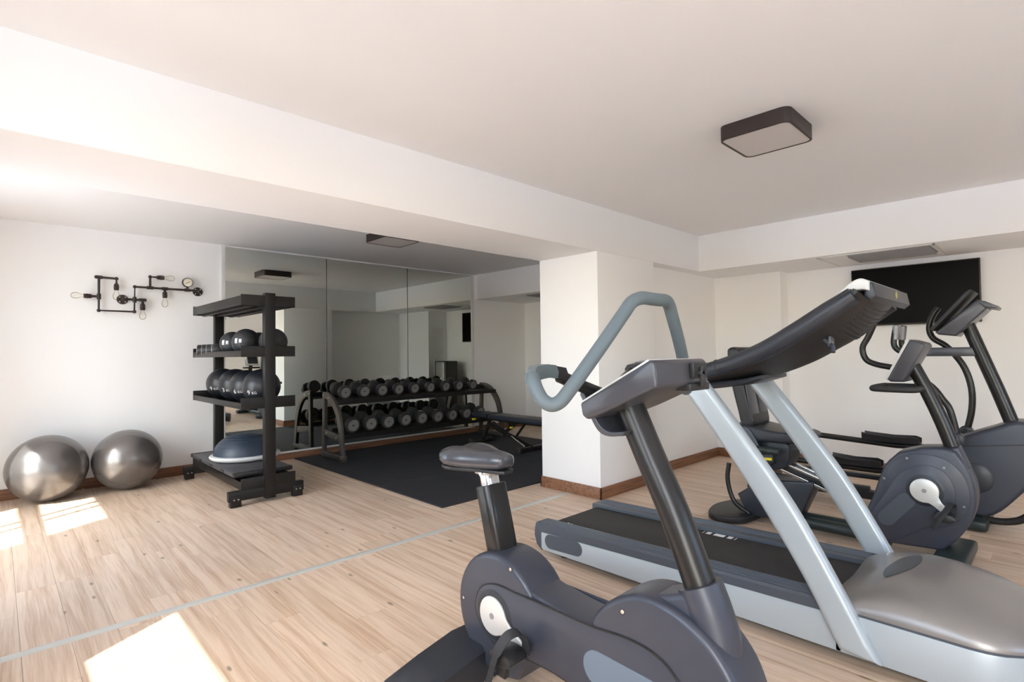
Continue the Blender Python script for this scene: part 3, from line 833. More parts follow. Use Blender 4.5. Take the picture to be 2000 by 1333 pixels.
# dumbbells: built once at the origin (front face at y = 0), then copied
TILT = R(10)
def make_dumbbell():
    t = thing('dumbbell', 'x', 'dumbbell', (0, 0, 0))
    mt = Matrix.Rotation(TILT, 4, 'X')
    r = 0.085
    obj('handle', MB().lathe([(0, 0.08), (0.0165, 0.08), (0.0165, 0.11), (0.019, 0.15), (0.0165, 0.19), (0.0165, 0.22), (0, 0.22)], axis='y', n=16, mtx=mt), 'chrome', t)
    for s, a, b in ((1, 0.0, 0.085), (-1, 0.215, 0.30)):
        pr = [(0, a + 0.006), (r * 0.78, a + 0.006), (r * 0.80, a), (r * 0.93, a), (r, a + 0.009), (r, b - 0.016), (r * 0.9, b - 0.003), (r * 0.5, b), (0, b)]
        if s < 0: pr = [(q, a + b - h) for q, h in reversed(pr)]
        h = obj('head', MB().lathe(pr, axis='y', n=30, mtx=mt), 'rubber_head', t)
        y = a + 0.006 if s > 0 else b - 0.006
        f = obj('end_plate', MB().lathe([(0, y - 0.0015 * s), (0.013, y - 0.0015 * s), (0.013, y - 0.003 * s), (r * 0.50, y - 0.003 * s), (r * 0.52, y - 0.001 * s), (r * 0.56, y - 0.001 * s), (r * 0.58, y - 0.003 * s), (r * 0.765, y - 0.003 * s), (r * 0.77, y)], axis='y', n=30, mtx=mt), 'head_face', h)
        obj('centre_bolt', MB().lathe([(0, y - 0.004 * s), (0.010, y - 0.004 * s), (0.012, y - 0.001 * s)], axis='y', n=12, mtx=mt), 'rubber_head', f)
    return t
proto = make_dumbbell()
ORD = ['first', 'second', 'third', 'fourth', 'fifth', 'sixth', 'seventh', 'eighth', 'ninth']
UX = [3.325, 3.602, 3.876, 4.139, 4.406, 4.687, 4.972, 5.231, 5.513]
LX = [3.355, 3.613, 3.880, 4.155, 4.432, 4.713, 4.980, 5.255, 5.530]
first = True
for row, xs in (('upper', UX), ('lower', LX)):
    for i, x in enumerate(xs):
        o = proto if first else copy_tree(proto)
        first = False
        s = (1.0 - 0.014 * i) if row == 'upper' else (1.14 - 0.018 * i)
        r = 0.085 * s
        o.scale = (s, s, s)
        o.location = (x * 0.98, 6.468 if row == 'upper' else 6.321, (0.868 if row == 'upper' else 0.446) - 0.085 * (1 - s) * (0.4 if row == 'upper' else 0.5))
        o['label'] = 'black round-headed dumbbell, %s from the left in the %s row of the rack' % (ORD[i], row)
        o['category'] = 'dumbbell'; o['group'] = 'dumbbells on the rack'

t = thing('weight_bench', 'dark blue padded adjustable weight bench between the dumbbell rack and the column', 'bench', (5.30, 5.58, ZM))
xb = 5.30
obj('back_pad', MB().prism(rrect(4.770, 5.870, 0, 0.07, 0.022, 4), xb - 0.145, xb + 0.145, 'x', bevel=0.018, seg=3, mtx=Matrix.Translation((0, 0, 0.395))), 'bench_vinyl', t)
obj('seat_pad', MB().prism(spline2([(xb - 0.14, 5.900), (xb - 0.135, 6.150), (xb - 0.09, 6.290), (xb, 6.320), (xb + 0.09, 6.290), (xb + 0.135, 6.150), (xb + 0.14, 5.900)], 4), 0.408, 0.468, 'z', bevel=0.018, seg=3), 'bench_vinyl', t)
obj('pad_rail', MB().box(xb - 0.03, xb + 0.03, 4.850, 6.170, 0.365, 0.397, bevel=0.004), 'black_steel', t)
obj('pad_bracket', MB().box(xb - 0.10, xb + 0.10, 5.120, 5.160, 0.375, 0.398).box(xb - 0.10, xb + 0.10, 5.650, 5.690, 0.375, 0.398), 'black_steel', t)
obj('front_leg', MB().tube([(xb, 5.970, 0.39), (xb, 6.030, 0.25), (xb, 6.150, 0.045)], 0.030, n=12, smooth=4), 'black_steel', t)
f = obj('front_foot', MB().box(xb - 0.20, xb + 0.20, 6.110, 6.170, ZM + 0.006, 0.055, bevel=0.006), 'black_steel', t)
for s in (-1, 1):
    obj('foot_cap', MB().box(xb + s * 0.20 - 0.02, xb + s * 0.20 + 0.02, 6.100, 6.180, ZM, 0.065, bevel=0.006), 'plastic_black', f)
obj('main_beam', MB().tube([(xb, 6.010, 0.30), (xb, 5.120, 0.06)], 0.030, n=12), 'black_steel', t)
obj('support_strut', MB().tube([(xb - 0.05, 5.830, 0.34), (xb - 0.10, 5.470, 0.20)], 0.018, n=10), 'rack_steel', t)
st = obj('piston_strut', MB().tube([(xb - 0.09, 5.820, 0.345), (xb - 0.10, 5.420, 0.19)], 0.020, n=12), 'black_steel', t)
obj('piston_rod', MB().tube([(xb - 0.10, 5.430, 0.195), (xb - 0.11, 5.140, 0.075)], 0.013, n=12), 'chrome', st)
obj('back_strut', MB().tube([(xb + 0.08, 5.30, 0.375), (xb + 0.08, 5.490, 0.17)], 0.018, n=10), 'black_steel', t)
lad = obj('adjust_ladder', MB().prism(spline2([(5.290, 0.38), (5.420, 0.33), (5.590, 0.22), (5.670, 0.19), (5.670, 0.235), (5.570, 0.29), (5.58, 0.37)], 3), xb - 0.012, xb + 0.012, 'x', bevel=0.002), 'black_steel', t)
obj('pull_pin', MB().cyl((xb - 0.05, 5.470, 0.30), 0.014, -0.02, 0.03, axis='x', n=12, bevel=0.004), 'yellow', lad)
obj('seat_pin', MB().cyl((xb - 0.10, 6.190, 0.37), 0.014, -0.06, 0.0, axis='x', n=12, bevel=0.004), 'yellow', t)
f = obj('rear_foot', MB().box(xb - 0.26, xb + 0.26, 5.070, 5.140, ZM + 0.006, 0.075, bevel=0.006), 'black_steel', t)
for s in (-1, 1):
    obj('foot_cap', MB().box(xb + s * 0.26 - 0.025, xb + s * 0.26 + 0.025, 5.060, 5.150, ZM, 0.085, bevel=0.008), 'plastic_black', f)
    obj('wheel', MB().cyl((xb + s * 0.20, 6.200, 0.05), 0.036, -0.012, 0.012, axis='x', n=18, bevel=0.005), 'plastic_black', t)
# ================================================================== upright exercise bike in the foreground
BX = 1.545; NX, FX = BX - 0.085, BX + 0.085
t = thing('exercise_bike', 'dark grey upright exercise bike in the foreground, with big looped handlebar', 'exercise bike', (BX, 1.3, 0))
# link body between the two round covers
body = obj('body', MB().prism(
    spline2([(1.40, 0.442), (1.24, 0.424), (1.10, 0.430), (0.90, 0.442)], 3) + arc(0.86, 0.26, 0.185, 95, 270, 12) + [(1.0, 0.085), (1.25, 0.192), (1.43, 0.196)]
    + [(1.50, 0.12)] + arc(1.615, 0.300, 0.20, -110, 85, 10), NX, FX, 'x', bevel=0.012, seg=3), 'anthracite', t)
# rear round cover with wide rolled top
rear = obj('rear_cover', MB().prism(arc(1.615, 0.300, 0.240, 146, -98, 36) + [(1.50, 0.085), (1.44, 0.19), (1.41, 0.30)], NX - 0.010, FX + 0.010, 'x', bevel=0.022, seg=4), 'anthracite', t)
front = obj('front_cover', MB().prism(spline2([(1.142, 0.430), (1.085, 0.513), (1.0, 0.570), (0.93, 0.590), (0.85, 0.585), (0.765, 0.553), (0.70, 0.505), (0.645, 0.43), (0.615, 0.33), (0.615, 0.22), (0.65, 0.12), (0.72, 0.05), (0.85, 0.03), (0.98, 0.08), (1.06, 0.20), (1.10, 0.32)], 4, closed=True), NX - 0.010, FX + 0.010, 'x', bevel=0.022, seg=4), 'anthracite', t)
# proud inset plate running from the crank to the front cover, with its groove
pl = capsule((1.612, 0.303), (0.93, 0.285), 0.118, 12)
pl = spline2([(1.612, 0.424), (1.50, 0.425), (1.38, 0.428), (1.14, 0.428), (1.0, 0.440), (0.90, 0.432), (0.83, 0.395), (0.79, 0.33), (0.785, 0.25), (0.82, 0.17), (0.90, 0.135), (1.05, 0.150), (1.25, 0.200), (1.42, 0.200), (1.52, 0.192), (1.60, 0.186), (1.69, 0.225), (1.733, 0.30), (1.70, 0.385)], 4, closed=True)
plate = obj('side_plate', MB().prism(pl, NX - 0.0165, NX - 0.006, 'x', bevel=0.0035, seg=2), 'anthracite', t)
obj('side_plate', MB().prism(pl, FX + 0.006, FX + 0.0165, 'x', bevel=0.0035, seg=2), 'anthracite', t)
obj('groove', MB().tube([(NX - 0.0130, a, b) for a, b in pl], 0.0040, n=6, closed=True), 'plastic_black', plate)
badge = obj('inlay_panel', MB().prism(capsule((1.105, 0.300), (0.905, 0.290), 0.058, 12), NX - 0.019, NX - 0.014, 'x', bevel=0.0015, seg=1), 'panel_inlay', plate)
obj('inlay_rim', MB().tube([(NX - 0.0165, a, b) for a, b in capsule((1.105, 0.300), (0.905, 0.290), 0.0595, 12)], 0.0016, n=6, closed=True), 'rail_grey', badge)
for y, z, p in ((1.525, 0.507, rear), (1.818, 0.306, rear), (1.007, 0.517, front), (0.74, 0.40, front)):
    s = obj('screw', MB().lathe([(0, -0.0005), (0.0062, -0.0005), (0.0075, 0.0005)], (NX - 0.0105, y, z), 'x', 12), 'bolt', p)
    obj('screw_well', MB().tube([(NX - 0.0100, y + 0.0085 * math.cos(2 * PI * k / 16), z + 0.0085 * math.sin(2 * PI * k / 16)) for k in range(16)], 0.0016, n=6, closed=True), 'plastic_black', p)
# crank well, crank and pedal (near side), crank and pedal (far side)
cy, cz = 1.615, 0.303
obj('crank_ring', MB().lathe([(0.074, -0.004), (0.086, -0.0025), (0.104, 0.001), (0.108, 0.006), (0.070, 0.006)], (NX - 0.0165, cy, cz), 'x', 48), 'anthracite_dark', plate)
ang = math.atan2(0.243 - cz, 1.455 - cy)
def crank(side):
    x0 = NX - 0.030 if side < 0 else FX + 0.018
    x1 = x0 + 0.012
    dy, dz = (math.cos(ang), math.sin(ang)) if side < 0 else (-math.cos(ang), -math.sin(ang))
    ey, ez = cy + 0.165 * dy, cz + 0.165 * dz
    px, pz = -dz, dy
    def Q(l, w): return (cy + dy * l + px * w, cz + dz * l + pz * w)
    a0 = math.degrees(math.atan2(dz, dy))
    # round disc blending into the arm, like the photo's teardrop
    out = [Q(0.07, 0.036), Q(0.10, 0.026), Q(0.165, 0.018)] + [(ey + 0.018 * math.cos(R(a0 + w)), ez + 0.018 * math.sin(R(a0 + w))) for w in (60, 30, 0, -30, -60)] + [Q(0.165, -0.018), Q(0.10, -0.026), Q(0.07, -0.036)]
    out += [(cy + 0.075 * math.cos(R(a0 + w)), cz + 0.075 * math.sin(R(a0 + w))) for w in range(-40, -321, -14)]
    c = obj('crank', MB().prism(out, x0, x1, 'x', bevel=0.0045, seg=3), 'crank_silver', t)
    xo = x0 - 0.001 if side < 0 else x1 + 0.001
    obj('hub_cap', MB().cyl((xo, cy, cz), 0.012, -0.0012, 0.0012, axis='x', n=18), 'vent_grey', c)
    # pedal hangs level
    s = side
    X = lambda d: (x0 - d) if s < 0 else (x1 + d)
    pd = obj('pedal', MB().prism(spline2([(ey - 0.058, ez - 0.012), (ey - 0.03, ez + 0.014), (ey + 0.03, ez + 0.014), (ey + 0.058, ez - 0.010), (ey + 0.03, ez - 0.036), (ey - 0.03, ez - 0.036)], 4, closed=True), X(0.012), X(0.105), 'x', bevel=0.008, seg=2), 'plastic_black', t)
    obj('axle', MB().cyl((0, ey, ez), 0.008, min(x0, X(0.10)), max(x1, X(0.10)), axis='x', n=12), 'chrome', pd)
    obj('counterweight', MB().prism([(ey - 0.03, ez - 0.034), (ey + 0.03, ez - 0.034), (ey + 0.022, ez - 0.075), (ey - 0.022, ez - 0.075)], X(0.075), X(0.10), 'x', bevel=0.004), 'plastic_black', pd)
    # toe strap: band over the pedal, its tail hanging down with slots
    kk = 1.0 if s < 0 else 0.45
    path = [(X(0.010), ey - 0.045, ez - 0.005), (X(0.018), ey - 0.050, ez + 0.045 * kk), (X(0.045), ey - 0.045, ez + 0.082 * kk), (X(0.085), ey - 0.030, ez + 0.080 * kk), (X(0.115), ey - 0.010, ez + 0.035), (X(0.122), ey + 0.010, ez - 0.02), (X(0.125), ey + 0.030, ez - 0.080), (X(0.128), ey + 0.048, ez - 0.135)]
    sm = []
    P = [Vector(p) for p in path]
    for i in range(len(P) - 1):
        p0 = P[i - 1] if i else P[0] * 2 - P[1]; p3 = P[i + 2] if i + 2 < len(P) else P[-1] * 2 - P[-2]
        for k in range(5):
            q = k / 5
            sm.append(0.5 * ((2 * P[i]) + (P[i + 1] - p0) * q + (2 * p0 - 5 * P[i] + 4 * P[i + 1] - p3) * q * q + (3 * P[i] - p0 - 3 * P[i + 1] + p3) * q ** 3))
    sm.append(P[-1])
    rings = []
    for i, p in enumerate(sm):
        tg = (sm[min(i + 1, len(sm) - 1)] - sm[max(i - 1, 0)]).normalized()
        wv = Vector((0, 1, 0.35)); wv = (wv - tg * wv.dot(tg)).normalized()
        nv = tg.cross(wv) * 0.0022
        w = wv * (0.019 if i < 22 else 0.013)
        rings.append([p + w + nv, p + w - nv, p - w - nv, p - w + nv])
    sb = obj('toe_strap', MB().rings(rings), 'plastic_soft', pd)
    m = MB()
    for i in range(25, len(sm) - 1):
        p = sm[i]; tg = (sm[i + 1] - sm[i - 1]).normalized(); wv = Vector((0, 1, 0.35)); wv = (wv - tg * wv.dot(tg)).normalized()
        m.tube([p + wv * 0.007, p - wv * 0.007], 0.0031, n=6)
    obj('strap_notches', m, 'plastic_black', sb)
crank(-1); crank(1)
# seat post and saddle
ax0, ax1 = Vector((BX, 1.665, 0.50)), Vector((BX, 1.742, 0.785))
d = (ax1 - ax0)
m = MB()
q = d.to_track_quat('Z', 'X').to_matrix().to_4x4()
L = d.length
m.prism(rrect(-0.046, 0.046, -0.062, 0.062, 0.030, 6), 0, L, 'z', bevel=0.004, mtx=Matrix.Translation(ax0) @ q)
post = obj('seat_post', m, 'mast_black', t)
obj('post_slide', MB().prism(rrect(-0.030, 0.030, -0.036, 0.036, 0.016, 5), L - 0.05, L + 0.075, 'z', bevel=0.003, mtx=Matrix.Translation(ax0) @ q), 'chrome', t)
obj('saddle_clamp', MB().box(BX - 0.035, BX + 0.035, 1.71, 1.81, 0.825, 0.850, bevel=0.006).cyl((BX, 1.755, 0.835), 0.010, -0.048, 0.048, axis='x', n=12), 'bolt', t)
# saddle: nose to -y (towards the handlebar), wide at the back
secs = [(1.628, 0.028, 0.918, 0.040), (1.645, 0.048, 0.925, 0.060), (1.685, 0.060, 0.930, 0.074), (1.75, 0.078, 0.932, 0.084), (1.81, 0.112, 0.935, 0.088), (1.86, 0.136, 0.938, 0.090), (1.91, 0.141, 0.940, 0.088), (1.945, 0.126, 0.935, 0.076), (1.968, 0.088, 0.922, 0.052)]
rings = []
for y, hw, top, th in secs:
    ring = []
    for k in range(24):
        a = 2 * PI * k / 24
        cx_, cz_ = math.cos(a), math.sin(a)
        px = hw * (abs(cx_) ** 0.7) * (1 if cx_ >= 0 else -1)
        pz = (abs(cz_) ** 0.75) * (1 if cz_ >= 0 else -1)
        z = top - th / 2 + pz * th / 2
        if cz_ > 0.2: z -= 0.012 * math.exp(-(px / 0.018) ** 2) * (1 if y > 1.70 else 0.3)     # centre channel
        ring.append((BX + px, y, z))
    rings.append(ring)
sad = obj('saddle', MB().rings(rings), 'seat_vinyl', t, angle=60)
obj('saddle_base', MB().prism([(BX + (1 if i < len(secs) else -1) * s[1] * 0.88, s[0]) for i, s in enumerate(secs + secs[::-1])], 0.846, 0.860, 'z', bevel=0.003), 'plastic_black', sad)
# rear stabiliser
st = obj('rear_stabiliser', MB().rings([[(x, y, z) for y, z in ((yc - w, 0.012), (yc - w, h - 0.02), (yc - w + 0.02, h), (yc + w - 0.03, h), (yc + w, h - 0.035), (yc + w, 0.012))] for x, yc, w, h in ((1.055, 1.77, 0.085, 0.085), (1.08, 1.77, 0.100, 0.105), (1.25, 1.785, 0.112, 0.125), (1.43, 1.795, 0.115, 0.150), (1.66, 1.795, 0.115, 0.150), (1.84, 1.785, 0.112, 0.125), (2.01, 1.77, 0.100, 0.105), (2.035, 1.77, 0.085, 0.085))]), 'anthracite_dark', t)
for xx in (1.11, 1.98):
    obj('levelling_foot', MB().cyl((xx, 1.77, 0), 0.025, 0, 0.02, n=14), 'plastic_black', st)
fs = obj('front_stabiliser', MB().rings([[(x, y, z) for y, z in ((0.70 - w, 0.012), (0.70 - w, h - 0.02), (0.70 - w + 0.02, h), (0.70 + w - 0.03, h), (0.70 + w, h - 0.035), (0.70 + w, 0.012))] for x, w, h in ((1.20, 0.06, 0.06), (1.23, 0.07, 0.075), (1.46, 0.09, 0.10), (1.63, 0.09, 0.10), (1.86, 0.07, 0.075), (1.89, 0.06, 0.06))]), 'anthracite_dark', t)
for xx in (1.26, 1.83):
    obj('levelling_foot', MB().cyl((xx, 0.70, 0), 0.022, 0, 0.02, n=14), 'plastic_black', fs)
# mast, sleeve, console
obj('mast_sleeve', MB().tube([(BX, 0.716, 0.445), (BX, 0.722, 0.455), (BX, 0.738, 0.51), (BX, 0.765, 0.58), (BX, 0.790, 0.643)], [0.030, 0.056, 0.066, 0.068, 0.067], n=28, smooth=4, flat=1.05).prism([(0.99, 0.570), (0.90, 0.592), (0.80, 0.630), (0.745, 0.60), (0.73, 0.52), (0.80, 0.45), (0.95, 0.45)], BX - 0.066, BX + 0.066, 'x', bevel=0.02, seg=3), 'anthracite', t)
obj('mast', MB().tube([(BX, 0.740, 0.52), (BX, 0.776, 0.61), (BX, 0.866, 0.83), (BX, 0.960, 1.02), (BX, 1.040, 1.19)], 0.052, n=24, smooth=5, flat=0.92), 'mast_black', t)
CW = 0.165
prof_c = [(1.128, 1.182), (0.862, 1.327), (0.845, 1.318), (0.838, 1.245), (0.86, 1.235), (1.02, 1.160), (1.10, 1.128), (1.12, 1.140)]
con = obj('console', MB().prism(prof_c, BX + 0.02 - CW, BX + 0.02 + CW, 'x', bevel=0.014, seg=3, bev_all=True), 'console_grey', t)
dv = Vector((0.862 - 1.128, 1.327 - 1.182)); dl = dv.length; ca = math.atan2(dv.y, -dv.x)
mt = Matrix.Translation((BX + 0.02, (1.128 + 0.862) / 2, (1.182 + 1.327) / 2)) @ Matrix.Rotation(-ca, 4, 'X')
obj('console_rim', MB().box(-CW + 0.004, CW - 0.004, -dl / 2 + 0.006, dl / 2 - 0.006, -0.006, 0.004, bevel=0.003, mtx=mt), 'crank_silver', con)
obj('display', MB().box(-CW + 0.04, CW - 0.04, -dl / 2 + 0.05, dl / 2 - 0.03, 0.003, 0.006, bevel=0.001, mtx=mt), 'display_dark', con)
# socket recess on the front end of the console
jk = obj('cable_port', MB().box(BX + 0.06, BX + 0.15, 0.826, 0.842, 1.262, 1.312, bevel=0.002), 'plastic_black', con)
obj('port_hook', MB().box(BX + 0.085, BX + 0.125, 0.815, 0.832, 1.275, 1.285).box(BX + 0.095, BX + 0.115, 0.815, 0.826, 1.235, 1.30, bevel=0.003), 'plastic_soft', jk)
obj('port_plate', MB().box(BX + 0.045, BX + 0.175, 0.83, 0.90, 1.222, 1.246, bevel=0.004), 'plastic_black', con)
# tray under the console
tr = spline2([(1.172, 1.205), (1.14, 1.150), (1.100, 1.090), (1.060, 1.072), (1.0, 1.078)], 5)
obj('bottle_tray', MB().prism(tr + [(a - 0.012, b + 0.016) for a, b in reversed(tr)], BX - 0.09, BX + 0.09, 'x', bevel=0.003), 'console_grey', t)
# looped handlebar
def hb(s):
    X = lambda v: BX + 0.015 + s * v
    return [(X(0.02), 0.935, 1.522), (X(0.075), 0.938, 1.522), (X(0.115), 0.948, 1.507), (X(0.150), 0.956, 1.470), (X(0.225), 0.974, 1.385), (X(0.300), 0.996, 1.298), (X(0.350), 1.012, 1.240), (X(0.376), 1.026, 1.208), (X(0.396), 1.044, 1.199), (X(0.410), 1.066, 1.214), (X(0.411), 1.090, 1.246), (X(0.396), 1.114, 1.272), (X(0.362), 1.140, 1.286)]
hbpath = list(reversed(hb(-1))) + hb(1)
obj('handlebar', MB().tube(hbpath, 0.0215, n=18, smooth=5), 'grip_grey', t)
for s in (-1, 1):
    X = lambda v: BX + 0.015 + s * v
    gp = obj('grip_pad', MB().rings([[(X(v), y + dy_, z + dz_) for dy_, dz_ in ((-0.026, -0.020), (-0.030, 0.0), (-0.020, 0.022), (0.014, 0.022), (0.026, 0.004), (0.022, -0.020))] for v, y, z in ((0.395, 1.126, 1.276), (0.372, 1.138, 1.288), (0.30, 1.158, 1.292), (0.255, 1.165, 1.288))]), 'grip_grey', t)
    obj('pulse_sensor', MB().rings([[(X(v), y + dy_, z + dz_) for dy_, dz_ in ((-0.024, -0.018), (-0.027, 0.0), (-0.018, 0.020), (0.012, 0.020), (0.024, 0.004), (0.020, -0.018))] for v, y, z in ((0.257, 1.165, 1.288), (0.20, 1.168, 1.280))]), 'plastic_black', gp)
    obj('grip_arm', MB().tube([(X(0.215), 1.167, 1.272), (X(0.12), 1.15, 1.235), (X(0.0), 1.10, 1.185)], 0.022, n=14, smooth=4), 'mast_black', t)
# ================================================================== treadmill
t = thing('treadmill', 'silver and dark grey treadmill with tall slanted uprights and grey motor hood', 'treadmill', (3.01, 1.3, 0))
TN, TF = 2.62, 3.40
zr = lambda y: 0.215 + (2.5 - y) * 0.024
# side panels, end caps and badges
for x0, x1, s in ((TN, TN + 0.035, -1), (TF - 0.035, TF, 1)):
    sp = obj('side_panel', MB().prism([(2.44, 0.045), (2.455, 0.055), (2.455, zr(2.45) - 0.058), (0.70, zr(0.7) - 0.048), (0.70, 0.050)], x0, x1, 'x', bevel=0.003), 'silver_paint', t)
    xb = x0 - 0.0015 if s < 0 else x1 - 0.0015
    obj('inlay_panel', MB().prism(capsule((2.375, 0.112), (2.155, 0.122), 0.046, 12), xb, xb + 0.003, 'x', bevel=0.001, seg=1), 'rail_grey', sp)
    ec = obj('end_cap', MB().prism([(2.45, 0.040), (2.495, 0.070), (2.515, 0.13), (2.510, 0.185), (2.48, 0.216), (2.45, 0.216)], x0 - 0.002, x1 + 0.002, 'x', bevel=0.006), 'rail_grey', t)
    # foot rails with ribs
    a, b = (TN - 0.004, 2.742) if s < 0 else (3.236, TF + 0.004)
    rl = obj('foot_rail', MB().rings([[(x, y, zr(y) + dz) for x, dz in ((a, -0.052), (a, -0.012), (a + 0.010 if s < 0 else a + 0.002, 0.0), (b - (0.002 if s < 0 else 0.010), 0.0), (b, -0.012), (b, -0.052))] for y in (2.50, 2.47, 0.72)]), 'rail_grey', t)
    for k in range(5):
        xr = a + 0.030 + k * 0.018 if s < 0 else b - 0.035 - k * 0.018
        obj('rib', MB().rings([[(xr - 0.0045, y, zr(y) - 0.001), (xr - 0.003, y, zr(y) + 0.0035), (xr + 0.003, y, zr(y) + 0.0035), (xr + 0.0045, y, zr(y) - 0.001)] for y in (2.46, 0.74)]), 'rail_grey', rl)
obj('rear_bar', MB().prism([(2.46, 0.055), (2.50, 0.075), (2.515, 0.13), (2.505, 0.16), (2.46, 0.165)], TN + 0.03, TF - 0.03, 'x', bevel=0.004), 'plastic_black', t)
zb = lambda y: zr(y) - 0.022
pts = [(2.47, zb(2.47) - 0.030), (2.475, zb(2.47) - 0.012), (2.46, zb(2.46)), (0.60, zb(0.6)), (0.60, zb(0.6) - 0.012), (2.40, zb(2.4) - 0.050)]
belt = obj('running_belt', MB().prism(pts, 2.744, 3.234, 'x', bevel=0.003), 'belt_black', t)
def mark(x0, x1, y0, y1):
    m = MB(); b = m.bm
    q = [b.verts.new((x, y, zb(y) + 0.0012)) for x, y in ((x0, y0), (x1, y0), (x1, y1), (x0, y1))]
    b.faces.new(q)
    obj('belt_mark', m, 'print_white', belt)
for y0, y1 in ((1.605, 1.600), (1.583, 1.553), (1.535, 1.468), (1.450, 1.420), (1.404, 1.398)):
    mark(3.178, 3.222, y1, y0)
for y0, y1 in ((2.372, 2.352), (2.338, 2.330)):
    mark(2.762, 2.800, y1, y0)
obj('deck_underside', MB().box(TN + 0.05, TF - 0.05, 0.35, 2.42, 0.06, 0.14), 'plastic_black', t)
# front shell and hood
def plan(inset, y_back, front=0.07, rad=0.21):
    x0, x1 = TN + inset, TF - inset
    y0 = front + inset
    r = rad - inset
    return [(x1, y_back)] + [(x0 + p, q) for p, q in ()] + [(x1, y0 + r)] + [(x1 - r + r * math.cos(R(a)), y0 + r + r * math.sin(R(a))) for a in range(-15, -91, -15)] + [(x0 + r + r * math.cos(R(a)), y0 + r + r * math.sin(R(a))) for a in range(-90, -181, -15)] + [(x0, y_back)]
obj('front_shell', MB().prism(plan(0.0, 0.72), 0.050, 0.222, 'z', bevel=0.003), 'silver_paint', t)
obj('seam_band', MB().prism(plan(0.004, 0.66), 0.222, 0.234, 'z'), 'rail_grey', t)
hk = [(0.745, 0.268), (0.70, 0.302), (0.64, 0.333), (0.56, 0.360), (0.47, 0.371), (0.38, 0.366), (0.29, 0.350), (0.20, 0.322), (0.13, 0.288), (0.085, 0.250), (0.076, 0.236)]
def hood_h(y):
    for (a, ha), (b, hb_) in zip(hk, hk[1:]):
        if b <= y <= a: return ha + (hb_ - ha) * (a - y) / (a - b)
    return hk[0][1] if y > hk[0][0] else hk[-1][1]
def hood_w(y):
    w = (TF - TN) / 2 - 0.003
    if y < 0.28:
        q = (0.28 - y) / 0.21
        w -= 0.21 * (1 - math.sqrt(max(0.0, 1 - q * q)))
    return w
def hood_z(x, y):
    u = min(1, abs(x - 3.01) / hood_w(y))
    zb0 = 0.236
    return zb0 + (hood_h(y) - zb0) * (1 - u ** 3.4) ** 0.55 - 0.020 * math.exp(-((x - 3.01) / 0.16) ** 2 - ((y - 0.72) / 0.09) ** 2)
rings = []
for i in range(34):
    y = 0.745 + (0.076 - 0.745) * (i / 33)
    w = hood_w(y)
    row = [(3.01 + w * math.sin(PI / 2 * (k / 20 * 2 - 1)), y) for k in range(21)]
    rings.append([(x, y_, hood_z(x, y_)) for x, y_ in row] + [(3.01 + w, y, 0.232), (3.01 - w, y, 0.232)])
hood = obj('motor_hood', MB().rings(rings), 'hood_grey', t, angle=50)
m = MB(); b = m.bm
g = []
for i in range(15):
    q = i / 14 * 2 - 1
    hw = 0.047 * (1 - q * q) ** 0.8 + 0.0005
    cx_, cy_ = 2.99 + q * 0.185, 0.540 - 0.033 * q
    g.append([b.verts.new((cx_, cy_ + hw * s, hood_z(cx_, cy_ + hw * s) + 0.0025)) for s in (-1, -0.5, 0, 0.5, 1)])
for i in range(14):
    for k in range(4): b.faces.new((g[i][k], g[i + 1][k], g[i + 1][k + 1], g[i][k + 1]))
bmesh.ops.recalc_face_normals(b, faces=list(b.faces))
obj('hood_inlay', m, 'rail_grey', hood)
for xx in (2.72, 3.30):
    for yy in (0.32, 2.33):
        obj('levelling_foot', MB().cyl((xx, yy, 0), 0.032, 0, 0.07, n=16, bevel=0.006), 'plastic_black', t)
obj('lift_frame', MB().box(2.70, 3.32, 0.35, 0.95, 0.02, 0.055, bevel=0.006), 'green_black', t)
# uprights
for x0, x1 in ((2.572, 2.640), (3.380, 3.448)):
    obj('upright', MB().prism(spline2([(0.700, 0.076), (0.838, 0.345), (1.005, 0.615), (1.195, 0.890), (1.408, 1.172)], 4) + spline2([(1.292, 1.222), (1.072, 0.935), (0.868, 0.650), (0.702, 0.360), (0.548, 0.062)], 4), x0, x1, 'x', bevel=0.026, seg=4, bev_all=False), 'silver_paint', t)
# console
up_e = spline2([(1.44, 1.205), (1.298, 1.268), (1.161, 1.312), (1.0, 1.376), (0.856, 1.458), (0.722, 1.546), (0.624, 1.610)], 4)
lo_e = spline2([(1.44, 1.150), (1.244, 1.182), (1.080, 1.215), (0.92, 1.278), (0.80, 1.345), (0.680, 1.425), (0.575, 1.555)], 4)
hull_g = lambda u: 0.30 + 0.70 * (1 - abs(u) ** 1.6)
def hull_low(x, f):
    g = hull_g((x - 3.01) / 0.372)
    q = f * (len(up_e) - 1); i = min(int(q), len(up_e) - 2); w = q - i
    L_ = lambda e: (e[i][0] * (1 - w) + e[i + 1][0] * w, e[i][1] * (1 - w) + e[i + 1][1] * w)
    a_, b_ = L_(up_e), L_(lo_e)
    return (x, b_[0] * g + a_[0] * (1 - g), b_[1] * g + a_[1] * (1 - g))
rings = []
NXC = 24
for i in range(NXC + 1):
    u = -math.cos(PI * i / NXC)
    x = 3.01 + 0.372 * u
    g = hull_g(u)
    ring = list(up_e)
    ring += [(b_[0] * g + a_[0] * (1 - g), b_[1] * g + a_[1] * (1 - g)) for a_, b_ in zip(reversed(up_e), reversed(lo_e))]
    rings.append([(x, y, z) for y, z in ring])
con = obj('console', MB().rings(rings), 'plastic_black', t, angle=50)
AP = [(1.445, 1.186), (1.298, 1.243), (1.155, 1.287), (1.0, 1.350), (0.857, 1.432), (0.723, 1.518), (0.625, 1.583)]
